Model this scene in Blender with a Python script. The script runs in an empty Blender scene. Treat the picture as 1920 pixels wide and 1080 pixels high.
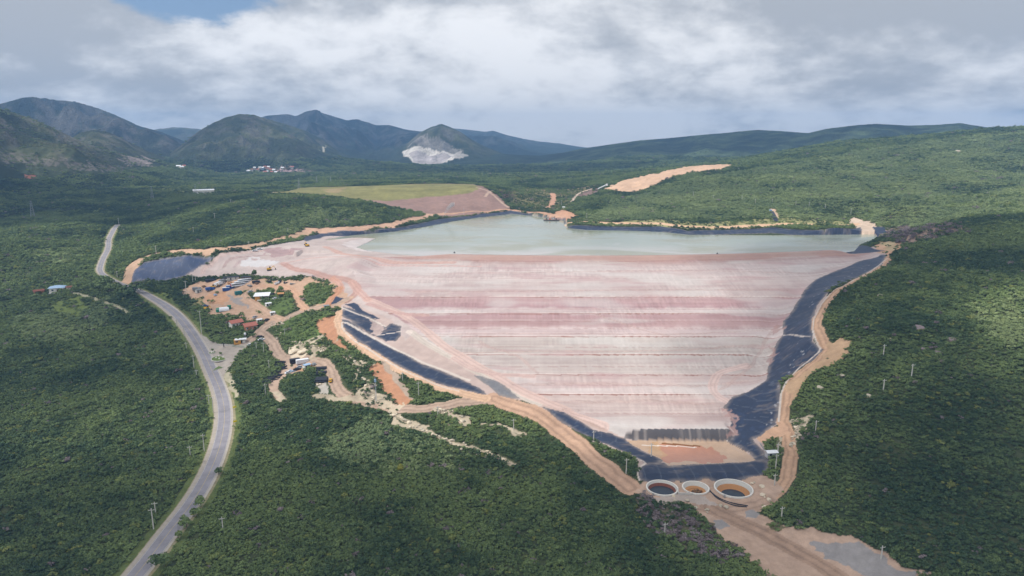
import bpy, math, random
import numpy as np
from mathutils import Vector, Matrix, Euler
random.seed(7); rng = np.random.default_rng(7)
scene = bpy.context.scene
COL = scene.collection
R = math.radians

# ---------------------------------------------------------------- camera
CAM_H, PITCH, FOC = 150.0, R(12.1), 1280.0          # metres, down tilt, focal length in pixels of the 1920 frame
cd = bpy.data.cameras.new("camera"); cam = bpy.data.objects.new("camera", cd); COL.objects.link(cam)
cd.sensor_width = 36.0; cd.lens = 24.0; cd.clip_start = 1.0; cd.clip_end = 60000.0
cam.location = (0, 0, CAM_H); cam.rotation_euler = (math.pi / 2 - PITCH, 0, 0)
scene.camera = cam

# ---------------------------------------------------------------- sky, sun, exposure
SUN_AZ, SUN_EL = R(-112), R(56)                     # azimuth from +Y towards +X
sun_dir = Vector((math.sin(SUN_AZ) * math.cos(SUN_EL), math.cos(SUN_AZ) * math.cos(SUN_EL), math.sin(SUN_EL)))
sd = bpy.data.lights.new("sun", 'SUN'); sun = bpy.data.objects.new("sun", sd); COL.objects.link(sun)
sd.energy = 3.5; sd.angle = R(0.6); sd.color = (1.0, 0.955, 0.89)
sun.rotation_euler = sun_dir.to_track_quat('Z', 'Y').to_euler()
scene.view_settings.view_transform = 'Standard'; scene.view_settings.look = 'None'
scene.view_settings.exposure = 0.15; scene.view_settings.gamma = 1.0
scene.view_settings.use_curve_mapping = False
scene.cycles.max_bounces = 6; scene.cycles.diffuse_bounces = 2; scene.cycles.transparent_max_bounces = 16
scene.cycles.volume_bounces = 0
try:
    scene.cycles.volume_step_rate = 4.0; scene.cycles.use_denoising = True
except Exception: pass


class NT:
    """small node-tree helper"""
    def __init__(s, tree):
        s.t = tree; tree.nodes.clear()
    def n(s, kind, ins=None, **props):
        nd = s.t.nodes.new(kind)
        for k, v in props.items(): setattr(nd, k, v)
        for k, v in (ins or {}).items(): s.set(nd.inputs[k], v)
        return nd
    def set(s, sock, v):
        if isinstance(v, bpy.types.NodeSocket): s.t.links.new(v, sock)
        elif isinstance(v, bpy.types.Node): s.t.links.new(v.outputs[0], sock)
        else: sock.default_value = v
    def math(s, op, a, b=0.0, clamp=False):
        nd = s.n('ShaderNodeMath', {0: a, 1: b}, operation=op, use_clamp=clamp); return nd.outputs[0]
    def vmath(s, op, a, b=(0, 0, 0)):
        nd = s.n('ShaderNodeVectorMath', {0: a, 1: b}, operation=op)
        return nd.outputs['Value' if op in ('DOT_PRODUCT', 'LENGTH', 'DISTANCE') else 'Vector']
    def mix(s, f, a, b, blend='MIX'):
        nd = s.n('ShaderNodeMix', data_type='RGBA', blend_type=blend)
        s.set(nd.inputs['Factor'], f); s.set(nd.inputs['A'], a); s.set(nd.inputs['B'], b)
        return nd.outputs['Result']
    def ramp(s, f, lo, hi, a=0.0, b=1.0):
        nd = s.n('ShaderNodeMapRange', {0: f, 1: lo, 2: hi, 3: a, 4: b}, interpolation_type='SMOOTHSTEP'); return nd.outputs[0]
    def noise(s, vec, scale, detail=4.0, rough=0.55, dist=0.0):
        nd = s.n('ShaderNodeTexNoise', {'Scale': scale, 'Detail': detail, 'Roughness': rough, 'Distortion': dist})
        if vec is not None: s.set(nd.inputs['Vector'], vec)
        return nd.outputs[0]


def build_world():
    w = bpy.data.worlds.new("World"); scene.world = w; w.use_nodes = True
    t = NT(w.node_tree)
    sky = t.n('ShaderNodeTexSky', sky_type='NISHITA', sun_disc=False)
    sky.sun_elevation = SUN_EL; sky.sun_rotation = SUN_AZ
    sky.air_density = 1.0; sky.dust_density = 1.2; sky.ozone_density = 1.5
    geo = t.n('ShaderNodeTexCoord').outputs['Generated']
    sx = t.n('ShaderNodeSeparateXYZ', {0: geo})
    x, y, z = sx.outputs[0], sx.outputs[1], sx.outputs[2]
    zz = t.math('ADD', t.math('MAXIMUM', z, 0.0), 0.36)
    p = t.n('ShaderNodeCombineXYZ', {0: t.math('DIVIDE', x, zz), 1: t.math('DIVIDE', y, zz), 2: 0.0}).outputs[0]
    warp = t.noise(p, 0.9, 3, 0.5)
    pw = t.vmath('ADD', p, t.n('ShaderNodeCombineXYZ', {0: t.math('MULTIPLY', warp, 0.3), 1: t.math('MULTIPLY', warp, 0.2), 2: 3.7}).outputs[0])
    n_big = t.noise(pw, 1.5, 3, 0.5)
    n_mid = t.noise(pw, 3.2, 10, 0.60, 0.0)
    n_fine = t.noise(pw, 11.0, 6, 0.55, 0.0)
    def blob(az, el, wa, we):
        # soft bump round one direction of the sky (azimuth, elevation in degrees)
        a = t.math('ARCTAN2', x, y); e = t.math('ARCSINE', z)
        da = t.math('DIVIDE', t.math('SUBTRACT', a, R(az)), R(wa)); de = t.math('DIVIDE', t.math('SUBTRACT', e, R(el)), R(we))
        d = t.math('ADD', t.math('MULTIPLY', da, da), t.math('MULTIPLY', de, de))
        return t.math('POWER', 2.718, t.math('MULTIPLY', d, -1.0))
    dark = t.math('ADD', blob(-37, 9, 13, 4.5), t.math('ADD', blob(30, 9.5, 16, 2.6), t.math('ADD', blob(-10, 13.5, 9, 3.0), t.math('MULTIPLY', blob(-27, 4.2, 14, 1.6), 0.35))))
    light = t.math('ADD', blob(8, 7.5, 12, 4.0), t.math('ADD', t.math('MULTIPLY', blob(-19, 7.2, 7, 1.6), 1.0), t.math('MULTIPLY', blob(4, 0.6, 50, 2.4), 1.15)))
    s = t.math('ADD', t.math('MULTIPLY', n_mid, 0.62), t.math('MULTIPLY', n_fine, 0.30))
    s = t.math('ADD', s, t.math('MULTIPLY', n_big, 0.25))
    s = t.math('ADD', t.math('SUBTRACT', s, t.math('MULTIPLY', dark, 0.25)), t.math('MULTIPLY', light, 0.10))
    shade = t.ramp(s, 0.42, 0.73)
    cloud = t.mix(shade, (4.15, 4.4, 4.8, 1), (8.7, 8.75, 8.9, 1))
    hole = t.math('ADD', t.math('MULTIPLY', blob(-24, 10.2, 5.5, 2.6), 0.66), t.math('ADD', t.math('MULTIPLY', blob(-10, 8.6, 6, 1.6), 0.30), t.math('MULTIPLY', blob(-35, 11, 5, 1.0), 0.2)))
    cov = t.ramp(t.math('SUBTRACT', t.math('ADD', n_mid, t.math('MULTIPLY', n_fine, 0.25)), hole), 0.17, 0.36)
    blue = t.mix(0.55, sky.outputs[0], (1.9, 3.0, 5.0, 1))
    col = t.mix(cov, blue, cloud)
    bg = t.n('ShaderNodeBackground', {'Color': col, 'Strength': 0.105})
    t.n('ShaderNodeOutputWorld', {'Surface': bg.outputs[0]})
build_world()


# ---------------------------------------------------------------- numbers: noise, pixels to places, terrain
def lin(r, g, b, k=1.0):
    f = lambda c: (c / 255 / 12.92 if c / 255 <= 0.04045 else ((c / 255 + 0.055) / 1.055) ** 2.4)
    return np.array([f(r), f(g), f(b)]) * k
def hash2(ix, iy, seed):
    h = (ix.astype(np.int64) * 374761393 + iy.astype(np.int64) * 668265263 + seed * 1442695041) & 0xFFFFFFFF
    h = ((h ^ (h >> 13)) * 1274126177) & 0xFFFFFFFF
    return ((h ^ (h >> 16)) & 0xFFFF) / 65535.0
def vnoise(x, y, seed=0):
    ix, iy = np.floor(x), np.floor(y); fx, fy = x - ix, y - iy
    fx, fy = fx * fx * (3 - 2 * fx), fy * fy * (3 - 2 * fy)
    a, b = hash2(ix, iy, seed), hash2(ix + 1, iy, seed); c, d = hash2(ix, iy + 1, seed), hash2(ix + 1, iy + 1, seed)
    return (a + (b - a) * fx) + ((c + (d - c) * fx) - (a + (b - a) * fx)) * fy
def fbm(x, y, seed=0, octv=4, ridged=False):
    v, amp, tot = 0.0, 1.0, 0.0
    for o in range(octv):
        n = vnoise(x * 2 ** o + 17.3 * o, y * 2 ** o - 9.1 * o, seed + o)
        if ridged: n = 1 - np.abs(2 * n - 1)
        v = v + n * amp; tot += amp; amp *= 0.5
    return v / tot
def sstep(a, b, x):
    t = np.clip((x - a) / (b - a), 0, 1); return t * t * (3 - 2 * t)
cp, sp = math.cos(PITCH), math.sin(PITCH)
def ray(px, py):
    a, b = (px - 960) / FOC, (py - 540) / FOC
    return np.array([a, cp - b * sp, -sp - b * cp])
def at_z(px, py, z):
    d = ray(px, py); t = (z - CAM_H) / d[2]; return (d[0] * t, d[1] * t, z)
def at_Y(px, py, Y):
    d = ray(px, py); t = Y / d[1]; return (d[0] * t, Y, CAM_H + d[2] * t)
def pix(x, y, z):
    dz = z - CAM_H; f = y * cp - dz * sp; u = y * sp + dz * cp
    return 960 + FOC * x / f, 540 - FOC * u / f

WATER_Z = 52.0
DY0, DZ0, DSL = 328.0, 6.0, 49.0 / 229.0            # dam face: foot, height at foot, slope
def dam_hit(px, py, up=0.0):
    d = ray(px, py); s = d[2] / d[1]
    Y = (CAM_H - DZ0 - up + DY0 * DSL) / (DSL - s)
    return (d[0] * Y / d[1], Y, DZ0 + up + (Y - DY0) * DSL)
CP = []                                              # terrain control points in metres
for px, py, z in [
    # road and ground left of the dam
    (275, 1060, 0), (360, 950, .5), (420, 840, 2), (440, 780, 3.5), (425, 720, 7), (400, 675, 10), (380, 640, 14), (330, 590, 22.5), (265, 548, 31), (230, 532, 35),
    (185, 513, 38), (190, 480, 43.5), (205, 455, 47), (222, 425, 52),
    (110, 545, 28), (30, 560, 24), (130, 590, 20), (30, 700, 8), (200, 640, 14), (250, 700, 8), (30, 900, 0), (200, 800, 3), (30, 1050, -3), (330, 760, 4.5), (250, 560, 29),
    (-150, 900, 0), (-150, 700, 10), (-150, 560, 26),
    # compound and yards
    (350, 520, 38.5), (450, 521, 40.5), (560, 519, 43.5), (600, 525, 42.5), (370, 535, 35), (450, 531, 37), (520, 531, 38), (590, 545, 37), (440, 560, 30.5), (520, 560, 32.5), (390, 585, 25.5), (520, 580, 29),
    (440, 605, 22), (520, 600, 25), (470, 640, 15.5), (580, 580, 32), (620, 570, 35), (570, 620, 24), (530, 670, 13.5), (620, 690, 16), (640, 640, 24), (600, 660, 18.5), (560, 700, 11), (640, 740, 10.5),
    (700, 755, 11), (770, 765, 10.5), (700, 690, 18), (750, 720, 15.5), (520, 740, 7.5), (690, 655, 23.5), (638, 600, 30.5), (790, 712, 17), (800, 730, 14.5), (860, 735, 14), (880, 750, 11.5), (950, 748, 11.5), (960, 760, 10),
    # ground below the dam
    (500, 850, 3), (650, 800, 5), (600, 900, 2), (700, 1000, 0), (500, 1000, 0), (900, 1050, -2), (1000, 950, -1), (900, 850, 2), (1100, 1000, -2), (1040, 800, 5.5), (1090, 840, 3.5), (1130, 880, 1.5), (1185, 912, 0),
    (1250, 1050, -2.5), (1290, 940, -1), (1240, 990, -1.5), (1400, 975, -2.5), (1500, 1020, -3), (1640, 1060, -3.5), (1400, 1060, -3), (1440, 915, 1), (960, 870, 2), (1000, 830, 4.5), (1150, 850, 3.5),
    # toe
    (1198, 890, 2.0), (1200, 899, 2.0), (1330, 897, 2.0), (1436, 890, 2.2), (1215, 868, 1.8), (1250, 872, .6), (1330, 867, .6), (1415, 862, .6), (1443, 868, 3), (1235, 840, .6), (1300, 845, .6), (1370, 845, .6), (1195, 835, .7), (1175, 826, .8),
    (1240, 830, .8), (1350, 830, .8), (1462, 850, 6),
    # right bank of the dam
    (1430, 815, 6), (1442, 800, 8), (1461, 770, 12), (1465, 720, 20), (1500, 690, 27), (1540, 650, 35), (1525, 640, 37), (1523, 600, 42), (1555, 545, 49), (1600, 525, 53), (1662, 480, 57.5), (1655, 497, 56), (1690, 470, 60),
    (1480, 790, 9.5), (1480, 850, 5), (1475, 880, 3), (1500, 740, 19), (1580, 640, 40),
    (1570, 600, 45), (1700, 600, 53), (1850, 600, 51), (1700, 520, 60), (1850, 500, 66), (1700, 700, 38), (1850, 700, 38), (1600, 700, 32), (1550, 800, 15), (1700, 800, 24), (1850, 800, 26), (1500, 830, 8), (1600, 900, 8), (1550, 950, 3), (1700, 950, 8), (1850, 1000, 7), (1650, 1000, 2),
    (1560, 880, 9), (1850, 1070, 2), (2050, 800, 32), (2050, 650, 52), (2050, 520, 72), (1500, 960, 1), (1750, 1060, 0),
    # far right shore and beyond the crest of the shaded hill
    (1640, 425, 55), (1610, 415, 56.5), (1662, 438, 54.5), (1690, 462, 60), (1600, 428, 54), (1450, 424, 56), (1290, 428, 56), (1240, 420, 57), (1150, 418, 56), (1070, 418, 56), (1060, 425, 54),
    # left shore and left shoulder of the dam
    (245, 520, 39), (260, 495, 47), (300, 483, 52), (350, 480, 53.5), (410, 476, 54.5), (470, 466, 55.5), (540, 448, 56), (580, 434, 57), (640, 433, 56.5), (700, 429, 56.5), (760, 420, 56), (830, 404, 56.5), (900, 398, 56.5), (960, 392, 56),
    (1000, 399, 56), (1060, 406, 56), (345, 515, 40), (290, 524, 37.5), (400, 500, 44.5), (450, 500, 45.5), (480, 480, 51), (560, 462, 53), (520, 470, 53), (500, 510, 43.5), (560, 505, 46), (620, 480, 53), (600, 500, 49.5), (620, 515, 46), (650, 540, 42),
    (600, 455, 52.5), (690, 465, 52.3), (760, 475, 52.6),
]: CP.append(at_z(px, py, z))
for px, py, z in [(620, 447, 44), (700, 445, 45), (800, 455, 44), (900, 440, 42), (1000, 420, 44), (950, 402, 47), (1000, 460, 42), (1200, 460, 42), (1400, 460, 44), (1550, 455, 48), (1200, 440, 47), (1450, 443, 47), (1590, 447, 49),
                  (880, 412, 47), (800, 430, 46), (640, 444, 49)]: q = at_z(px, py, WATER_Z); CP.append((q[0], q[1], z))      # bed of the lake
for px, py, Y in [
    # left wooded hill
    (470, 363, 950), (600, 368, 900), (700, 385, 865), (790, 403, 870), (400, 400, 780), (500, 430, 700), (600, 410, 770), (300, 450, 680), (280, 420, 790), (350, 390, 850), (400, 455, 665), (700, 410, 800), (560, 360, 985), (650, 375, 960), (300, 370, 1000),
    # hillside left of the far road
    (60, 405, 850), (60, 460, 650), (130, 350, 1200), (300, 352, 1150), (20, 350, 1150), (150, 420, 760), (-120, 400, 850), (-150, 460, 640), (120, 500, 605), (20, 510, 600), (250, 400, 880), (60, 375, 980),
    # old dam with a grassed top, plain behind it
    (900, 349, 1080), (720, 352, 1075), (560, 357, 1070), (905, 358, 1040), (720, 377, 985), (640, 369, 1010), (950, 391, 975), (880, 398, 925), (830, 403, 920), (850, 380, 990), (780, 388, 950), (500, 360, 1075),
    (900, 340, 1350), (720, 338, 1350), (560, 340, 1350), (930, 352, 1120), (1000, 352, 1250), (1040, 372, 1120), (1000, 385, 1020), (960, 370, 1060), (1080, 350, 1250), (1060, 392, 960),
    (400, 345, 1300), (200, 335, 1450), (0, 335, 1400), (700, 322, 1900), (950, 330, 1550), (500, 325, 1900), (300, 328, 1800), (1100, 325, 1900), (850, 316, 2300),
    # far right hill
    (1200, 390, 930), (1100, 375, 1010), (1090, 407, 850), (1300, 400, 860), (1450, 400, 830), (1300, 375, 960), (1450, 370, 960), (1250, 341, 1130), (1140, 358, 1120), (1190, 362, 1080), (1130, 345, 1220), (1370, 314, 1270), (1300, 340, 1090), (1340, 322, 1220),
    (1500, 340, 1080), (1600, 380, 890), (1650, 350, 1000), (1750, 330, 1060), (1850, 330, 1060), (1700, 400, 830), (1850, 375, 900), (1950, 330, 1050),
    (1450, 301, 1400), (1600, 277, 1450), (1700, 264, 1470), (1800, 251, 1490), (1860, 242, 1500), (1920, 240, 1510), (2050, 220, 1500), (1750, 290, 1250), (1900, 280, 1250), (1600, 310, 1220),
    # crest of the shaded near hill on the right
    (1690, 462, 560), (1740, 430, 600), (1800, 412, 640), (1870, 398, 680), (1950, 380, 720), (2050, 360, 760),
]: CP.append(at_Y(px, py, Y))
# behind that crest and behind the far right hill, and the distant plain
for p in [(440, 780, 76), (540, 840, 84), (640, 880, 92), (350, 720, 60), (800, 800, 105), (800, 1700, 150), (1100, 1750, 150), (1400, 1750, 160), (500, 1700, 95), (400, 1550, 96), (-1200, 1200, 90), (-900, 700, 60),
          (-2500, 2600, 75), (-1000, 2600, 70), (0, 2600, 68), (1200, 2600, 80), (2600, 2600, 90), (0, 6000, 70), (-5000, 6000, 70), (5000, 6000, 80), (-6000, 9500, 70), (6000, 9500, 70), (0, 9500, 70),
          (0, 150, -4), (-140, 130, -3), (140, 130, -3), (300, 200, 18), (-300, 200, 0), (700, 300, 90), (-700, 300, 5), (-700, 500, 25), (0, 60, -5)]: CP.append(p)
for py in (810, 770, 735, 700, 665, 630, 590, 555, 520, 500, 488):                                # the dam face itself
    l = np.interp(py, [488, 500, 545, 598, 625, 672, 705, 740, 768, 800], [640, 645, 670, 740, 770, 850, 900, 975, 1060, 1140])
    r = np.interp(py, [480, 492, 525, 580, 605, 625, 690, 715, 765, 830], [1640, 1605, 1530, 1490, 1462, 1468, 1440, 1430, 1360, 1380])
    for f in (0, .25, .5, .75, 1):
        if py < 810: CP.append(dam_hit(l + (r - l) * f, py))
# left liner rims follow the face
for px, py in [(643, 605), (690, 648), (740, 678), (800, 706), (860, 726), (905, 738), (1015, 764), (1050, 790), (1110, 820), (1160, 845)]: CP.append(dam_hit(px, py, .6))
for px, py in [(700, 615), (750, 640), (800, 682), (860, 710), (1060, 778), (1120, 812)]: CP.append(dam_hit(px, py, -1.0))
CP = np.array(CP)
def prune(P, dmin=5.0):
    keep = []
    for i, p in enumerate(P):
        if all((p[0] - P[j][0]) ** 2 + (p[1] - P[j][1]) ** 2 > dmin ** 2 for j in keep): keep.append(i)
    return P[keep]
CP = prune(CP)
def kern(r2): return -np.sqrt(r2 + 20.0)
def rbf_fit(P, smooth=0.6):
    n = len(P); x = P[:, :2]
    K = kern(((x[:, None] - x[None]) ** 2).sum(-1)) + np.eye(n) * smooth
    A = np.zeros((n + 1, n + 1)); A[:n, :n] = K; A[:n, n] = 1; A[n, :n] = 1
    return np.linalg.solve(A, np.concatenate([P[:, 2], [0]]))
RW = rbf_fit(CP)
def rbf(x, y):
    sh = x.shape; x, y = x.ravel().astype(np.float32), y.ravel().astype(np.float32); out = np.empty(x.size, np.float32)
    cx, cy, w = CP[:, 0].astype(np.float32), CP[:, 1].astype(np.float32), RW[:-1].astype(np.float32)
    for i in range(0, x.size, 40000):
        s = slice(i, i + 40000)
        out[s] = kern((x[s, None] - cx) ** 2 + (y[s, None] - cy) ** 2) @ w + RW[-1]
    return out.reshape(sh).astype(np.float64)

# ridges of the mountains: crest line in the photograph, distance, depth of the front slope, profile power
RIDGES = [
    ("near_left", [(-330, 120, 1500), (-150, 165, 1600), (0, 205, 1700), (60, 222, 1720), (110, 245, 1720), (160, 268, 1720), (230, 290, 1750), (300, 305, 1800), (370, 318, 1900), (430, 330, 1900)], 620, 1.25, 0.30),
    ("spur", [(90, 290, 1950), (150, 248, 2000), (175, 243, 2000), (205, 248, 2050), (245, 268, 2100), (290, 288, 2150), (330, 303, 2200), (400, 322, 2300), (470, 330, 2300)], 500, 0.9, 0.12),
    ("big_left", [(-400, 180, 3000), (-100, 200, 3000), (0, 195, 3000), (40, 184, 3050), (80, 181, 3100), (112, 185, 3100), (140, 187, 3100), (180, 200, 3200), (220, 217, 3200), (260, 236, 3200), (300, 247, 3300), (340, 262, 3400), (380, 285, 3500), (440, 310, 3500)], 1000, 0.95, 0.45),
    ("far_left", [(200, 255, 5200), (300, 241, 5200), (325, 238, 5200), (370, 241, 5200), (420, 250, 5200), (470, 270, 5200)], 900, 1.0, 0.1),
    ("dome", [(290, 306, 2450), (320, 287, 2450), (345, 268, 2450), (372, 246, 2450), (400, 230, 2450), (425, 219, 2450), (450, 213, 2450), (475, 214, 2450), (500, 222, 2450), (525, 238, 2430), (550, 255, 2420), (580, 272, 2400), (610, 287, 2380), (650, 298, 2350), (720, 306, 2350), (820, 312, 2350)], 420, 0.62, 0.18),
    ("dome_spur", [(470, 260, 2900), (500, 222, 2900), (540, 234, 2900), (575, 246, 2900), (605, 262, 2900), (640, 287, 2850), (680, 300, 2800), (760, 308, 2800)], 500, 0.9, 0.22),
    ("back_range", [(430, 260, 4400), (480, 225, 4400), (500, 219, 4400), (540, 217, 4400), (555, 221, 4400), (575, 213, 4400), (598, 210, 4400), (625, 217, 4400), (650, 225, 4400), (668, 222, 4400), (690, 228, 4400), (705, 234, 4500), (730, 234, 4500), (760, 243, 4500), (790, 247, 4500), (810, 243, 4500), (850, 262, 4500), (920, 290, 4500)], 1500, 0.9, 0.55),
    ("quarry", [(690, 308, 3300), (720, 298, 3300), (745, 283, 3350), (765, 268, 3350), (785, 250, 3350), (805, 239, 3350), (828, 232, 3350), (845, 239, 3350), (865, 248, 3350), (885, 262, 3350), (910, 275, 3350), (950, 290, 3350), (1000, 303, 3350)], 600, 0.85, 0.22),
    ("far_range", [(800, 262, 5600), (845, 240, 5600), (880, 243, 5600), (910, 247, 5600), (925, 245, 5600), (945, 252, 5600), (980, 260, 5600), (1010, 265, 5600), (1050, 269, 5600), (1080, 274, 5600), (1110, 278, 5600), (1180, 283, 5600)], 1500, 0.95, 0.4),
    ("low_front", [(770, 314, 3125), (840, 302, 3125), (870, 293, 3125), (905, 288, 3125), (940, 288, 3125), (980, 291, 3125), (1010, 292, 3125), (1050, 287, 3125), (1100, 281, 3062), (1160, 283, 3062), (1250, 285, 3062)], 600, 0.9, 0.08),
    ("right_ridge", [(1000, 299, 3266), (1050, 288, 3195), (1090, 279, 3124), (1150, 270, 3053), (1200, 263, 3053), (1250, 259, 3053), (1300, 254, 2982), (1350, 250, 2982), (1420, 243, 2982), (1480, 247, 2982), (1515, 250, 2982), (1550, 242, 2911), (1600, 236, 2911), (1640, 233, 2911), (1700, 236, 2911), (1760, 234, 2911), (1800, 231, 2911), (1850, 239, 2911), (1920, 250, 2911), (2100, 270, 2911)], 1065, 1.0, 0.10),
]
RID = []
for name, pts, W, pw, na in RIDGES:
    az, zc, Dl = [], [], []
    for px, py, D in pts:
        d = ray(px, py); h = math.hypot(d[0], d[1]); az.append(math.atan2(d[0], d[1])); zc.append(CAM_H + D * d[2] / h); Dl.append(D)
    RID.append((name, np.array(az), np.array(zc), np.array(Dl), W, pw, na))
def crest_interp(a, xs, ys):
    # linear, then softened by averaging nearby azimuths
    e = 0.0022
    return (np.interp(a - e, xs, ys) + np.interp(a, xs, ys) * 2 + np.interp(a + e, xs, ys)) / 4
def ridges(x, y):
    """height of the mountains and which ridge is on top"""
    r = np.hypot(x, y); a = np.arctan2(x, y); best = np.full(x.shape, -1e9); idx = np.full(x.shape, -1)
    for i, (name, az, zc, Dl, W, pw, na) in enumerate(RID):
        z = crest_interp(a, az, zc); D = np.interp(a, az, Dl)
        D = D + (fbm(a * 14, a * 0 + i, 40 + i, 3) - 0.5) * W * 0.3
        t = (r - D) / W
        zb = 66.0
        s = np.where(t < 0, np.clip(1 + t, 0, 1) ** pw, np.clip(1 - t * 0.8, 0, 1))
        s = np.where(t < 0, s * (1 - 0.25 * (1 - s)), s)
        wx, wy = x / W, y / W
        n = fbm(wx * 2.6 + wy * .5, wy * 2.0 - wx * .4, 60 + i, 5, True) - 0.62
        n2 = fbm(wx * 9, wy * 9, 80 + i, 4) - 0.5
        hgt = z - zb
        edge = np.clip(np.minimum(a - az[0], az[-1] - a) / 0.02, 0, 1)
        zz = zb + hgt * s + hgt * (na * n * 3.2 + na * 0.9 * n2) * np.clip(4 * s * (1 - s), 0, 1) * np.where(t < 0, 1, .3)
        zz = np.minimum(zz, z - 1.5 * np.clip(np.abs(t) * 6, 0, 1) * 4)
        zz = np.where((edge <= 0) | (t < -1), -1e9, zb - 25 + (zz - zb + 25) * edge)
        m = zz > best; best = np.where(m, zz, best); idx = np.where(m, i, idx)
    return best, idx

# two rings of one polar height grid, finer near the camera
AZ = np.linspace(R(-46), R(46), 1180)
RN = np.geomspace(140, 1450, 1060); RF = np.geomspace(1450, 6100, 360)
RALL = np.concatenate([RN, RF[1:]])
AA, RR = np.meshgrid(AZ, RALL)
GX, GY = RR * np.sin(AA), RR * np.cos(AA)
NR, NA = GX.shape
Z0 = rbf(GX, GY)
mt, MI = ridges(GX, GY)
Z0 = np.where(RR > 1900, np.minimum(Z0, 100 + 0 * Z0) * 1.0, Z0)
MNT = mt > Z0
Z0 = np.maximum(Z0, mt)
Z = Z0.copy()
LR = np.log(RALL); LA = AZ
def gi(x, y):
    r = np.hypot(x, y); a = np.arctan2(x, y)
    j = np.clip((a - AZ[0]) / (AZ[1] - AZ[0]), 0, NA - 1.001)
    i = np.clip(np.interp(np.log(np.maximum(r, 1)), LR, np.arange(NR)), 0, NR - 1.001)
    return i, j
def bil(F, x, y):
    x, y = np.asarray(x, float), np.asarray(y, float); i, j = gi(x, y)
    i0, j0 = i.astype(int), j.astype(int); fi, fj = i - i0, j - j0
    if F.ndim == 3: fi, fj = fi[..., None], fj[..., None]
    return (F[i0, j0] * (1 - fi) + F[i0 + 1, j0] * fi) * (1 - fj) + (F[i0, j0 + 1] * (1 - fi) + F[i0 + 1, j0 + 1] * fi) * fj
def near(F, x, y):
    i, j = gi(np.asarray(x, float), np.asarray(y, float)); return F[np.round(i).astype(int), np.round(j).astype(int)]
TS = np.geomspace(150, 8000, 2600)
def place(px, py, F=None):
    """where the line of sight through a pixel of the photograph meets the ground"""
    F = Z0 if F is None else F
    d = ray(px, py); n = np.linalg.norm(d); x, y, z = d[0] * TS / n, d[1] * TS / n, CAM_H + d[2] * TS / n
    g = bil(F, x, y); k = np.argmax(z < g)
    if k == 0: k = len(TS) - 1
    f = (z[k - 1] - g[k - 1]) / max(1e-6, (z[k - 1] - g[k - 1]) - (z[k] - g[k]))
    t = TS[k - 1] + (TS[k] - TS[k - 1]) * f
    return np.array([d[0] * t / n, d[1] * t / n])
def W(pts): return np.array([place(*p) for p in pts])
def inside(poly, x, y):
    out = np.zeros(x.shape, bool); n = len(poly)
    lo, hi = poly.min(0), poly.max(0); m = (x >= lo[0]) & (x <= hi[0]) & (y >= lo[1]) & (y <= hi[1])
    xs, ys = x[m], y[m]; o = np.zeros(xs.shape, bool)
    for i in range(n):
        (x0, y0), (x1, y1) = poly[i], poly[i - 1]
        c = ((y0 > ys) != (y1 > ys)) & (xs < (x1 - x0) * (ys - y0) / (y1 - y0 + 1e-12) + x0); o ^= c
    out[m] = o; return out
def smooth_line(P, k=3):
    P = np.asarray(P, float)
    for _ in range(k):
        a, b = P[:-1] * .75 + P[1:] * .25, P[:-1] * .25 + P[1:] * .75
        P = np.concatenate([P[:1], np.stack([a, b], 1).reshape(-1, P.shape[1]), P[-1:]])
    return P
def linedist(P, x, y, pad=20.0):
    """distance to a polyline and the arc position of the nearest point, only within pad of it"""
    D = np.full(x.shape, 1e9); S = np.zeros(x.shape); s0 = 0.0
    for i in range(len(P) - 1):
        a, b = P[i], P[i + 1]; L = np.linalg.norm(b - a)
        if L < 1e-6: continue
        m = (x > min(a[0], b[0]) - pad) & (x < max(a[0], b[0]) + pad) & (y > min(a[1], b[1]) - pad) & (y < max(a[1], b[1]) + pad)
        if m.any():
            xs, ys = x[m], y[m]; t = np.clip(((xs - a[0]) * (b[0] - a[0]) + (ys - a[1]) * (b[1] - a[1])) / L ** 2, 0, 1)
            d = np.hypot(xs - a[0] - t * (b[0] - a[0]), ys - a[1] - t * (b[1] - a[1]))
            k = d < D[m]; Dm = D[m]; Sm = S[m]; Dm[k] = d[k]; Sm[k] = (s0 + t * L)[k]; D[m] = Dm; S[m] = Sm
        s0 += L
    return D, S
def jit(amp, sc, seed): return (fbm(GX / sc, GY / sc, seed, 3) - .5) * 2 * amp
ALB = .86
# ---------------------------------------------------------------- the ground: what covers it, where, and its final height
C = np.zeros((NR, NA, 3)); LAB = np.zeros((NR, NA), np.int16); VEG = np.ones((NR, NA)); TINT = np.ones((NR, NA))
n1, n2, n3 = fbm(GX / 70, GY / 70, 1, 4), fbm(GX / 9, GY / 9, 2, 3), fbm(GX / 2.2, GY / 2.2, 3, 2)
def mixc(a, b, f): return np.asarray(a) * (1 - f[..., None]) + np.asarray(b) * f[..., None]
C[:] = mixc(lin(58, 70, 46), lin(84, 90, 60), np.clip(n2 * 1.3 - .25, 0, 1))
far = sstep(1250, 1900, RR)
far_green = mixc(lin(48, 62, 42), lin(86, 100, 60), np.clip(sstep(.35, .7, fbm(GX / 160, GY / 160, 5, 4)) * .6 + (fbm(GX / 16, GY / 16, 6, 3) - .35) * .9, 0, 1))
C[:] = mixc(C, far_green, sstep(1100, 1400, RR)[..., None][..., 0])

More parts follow.
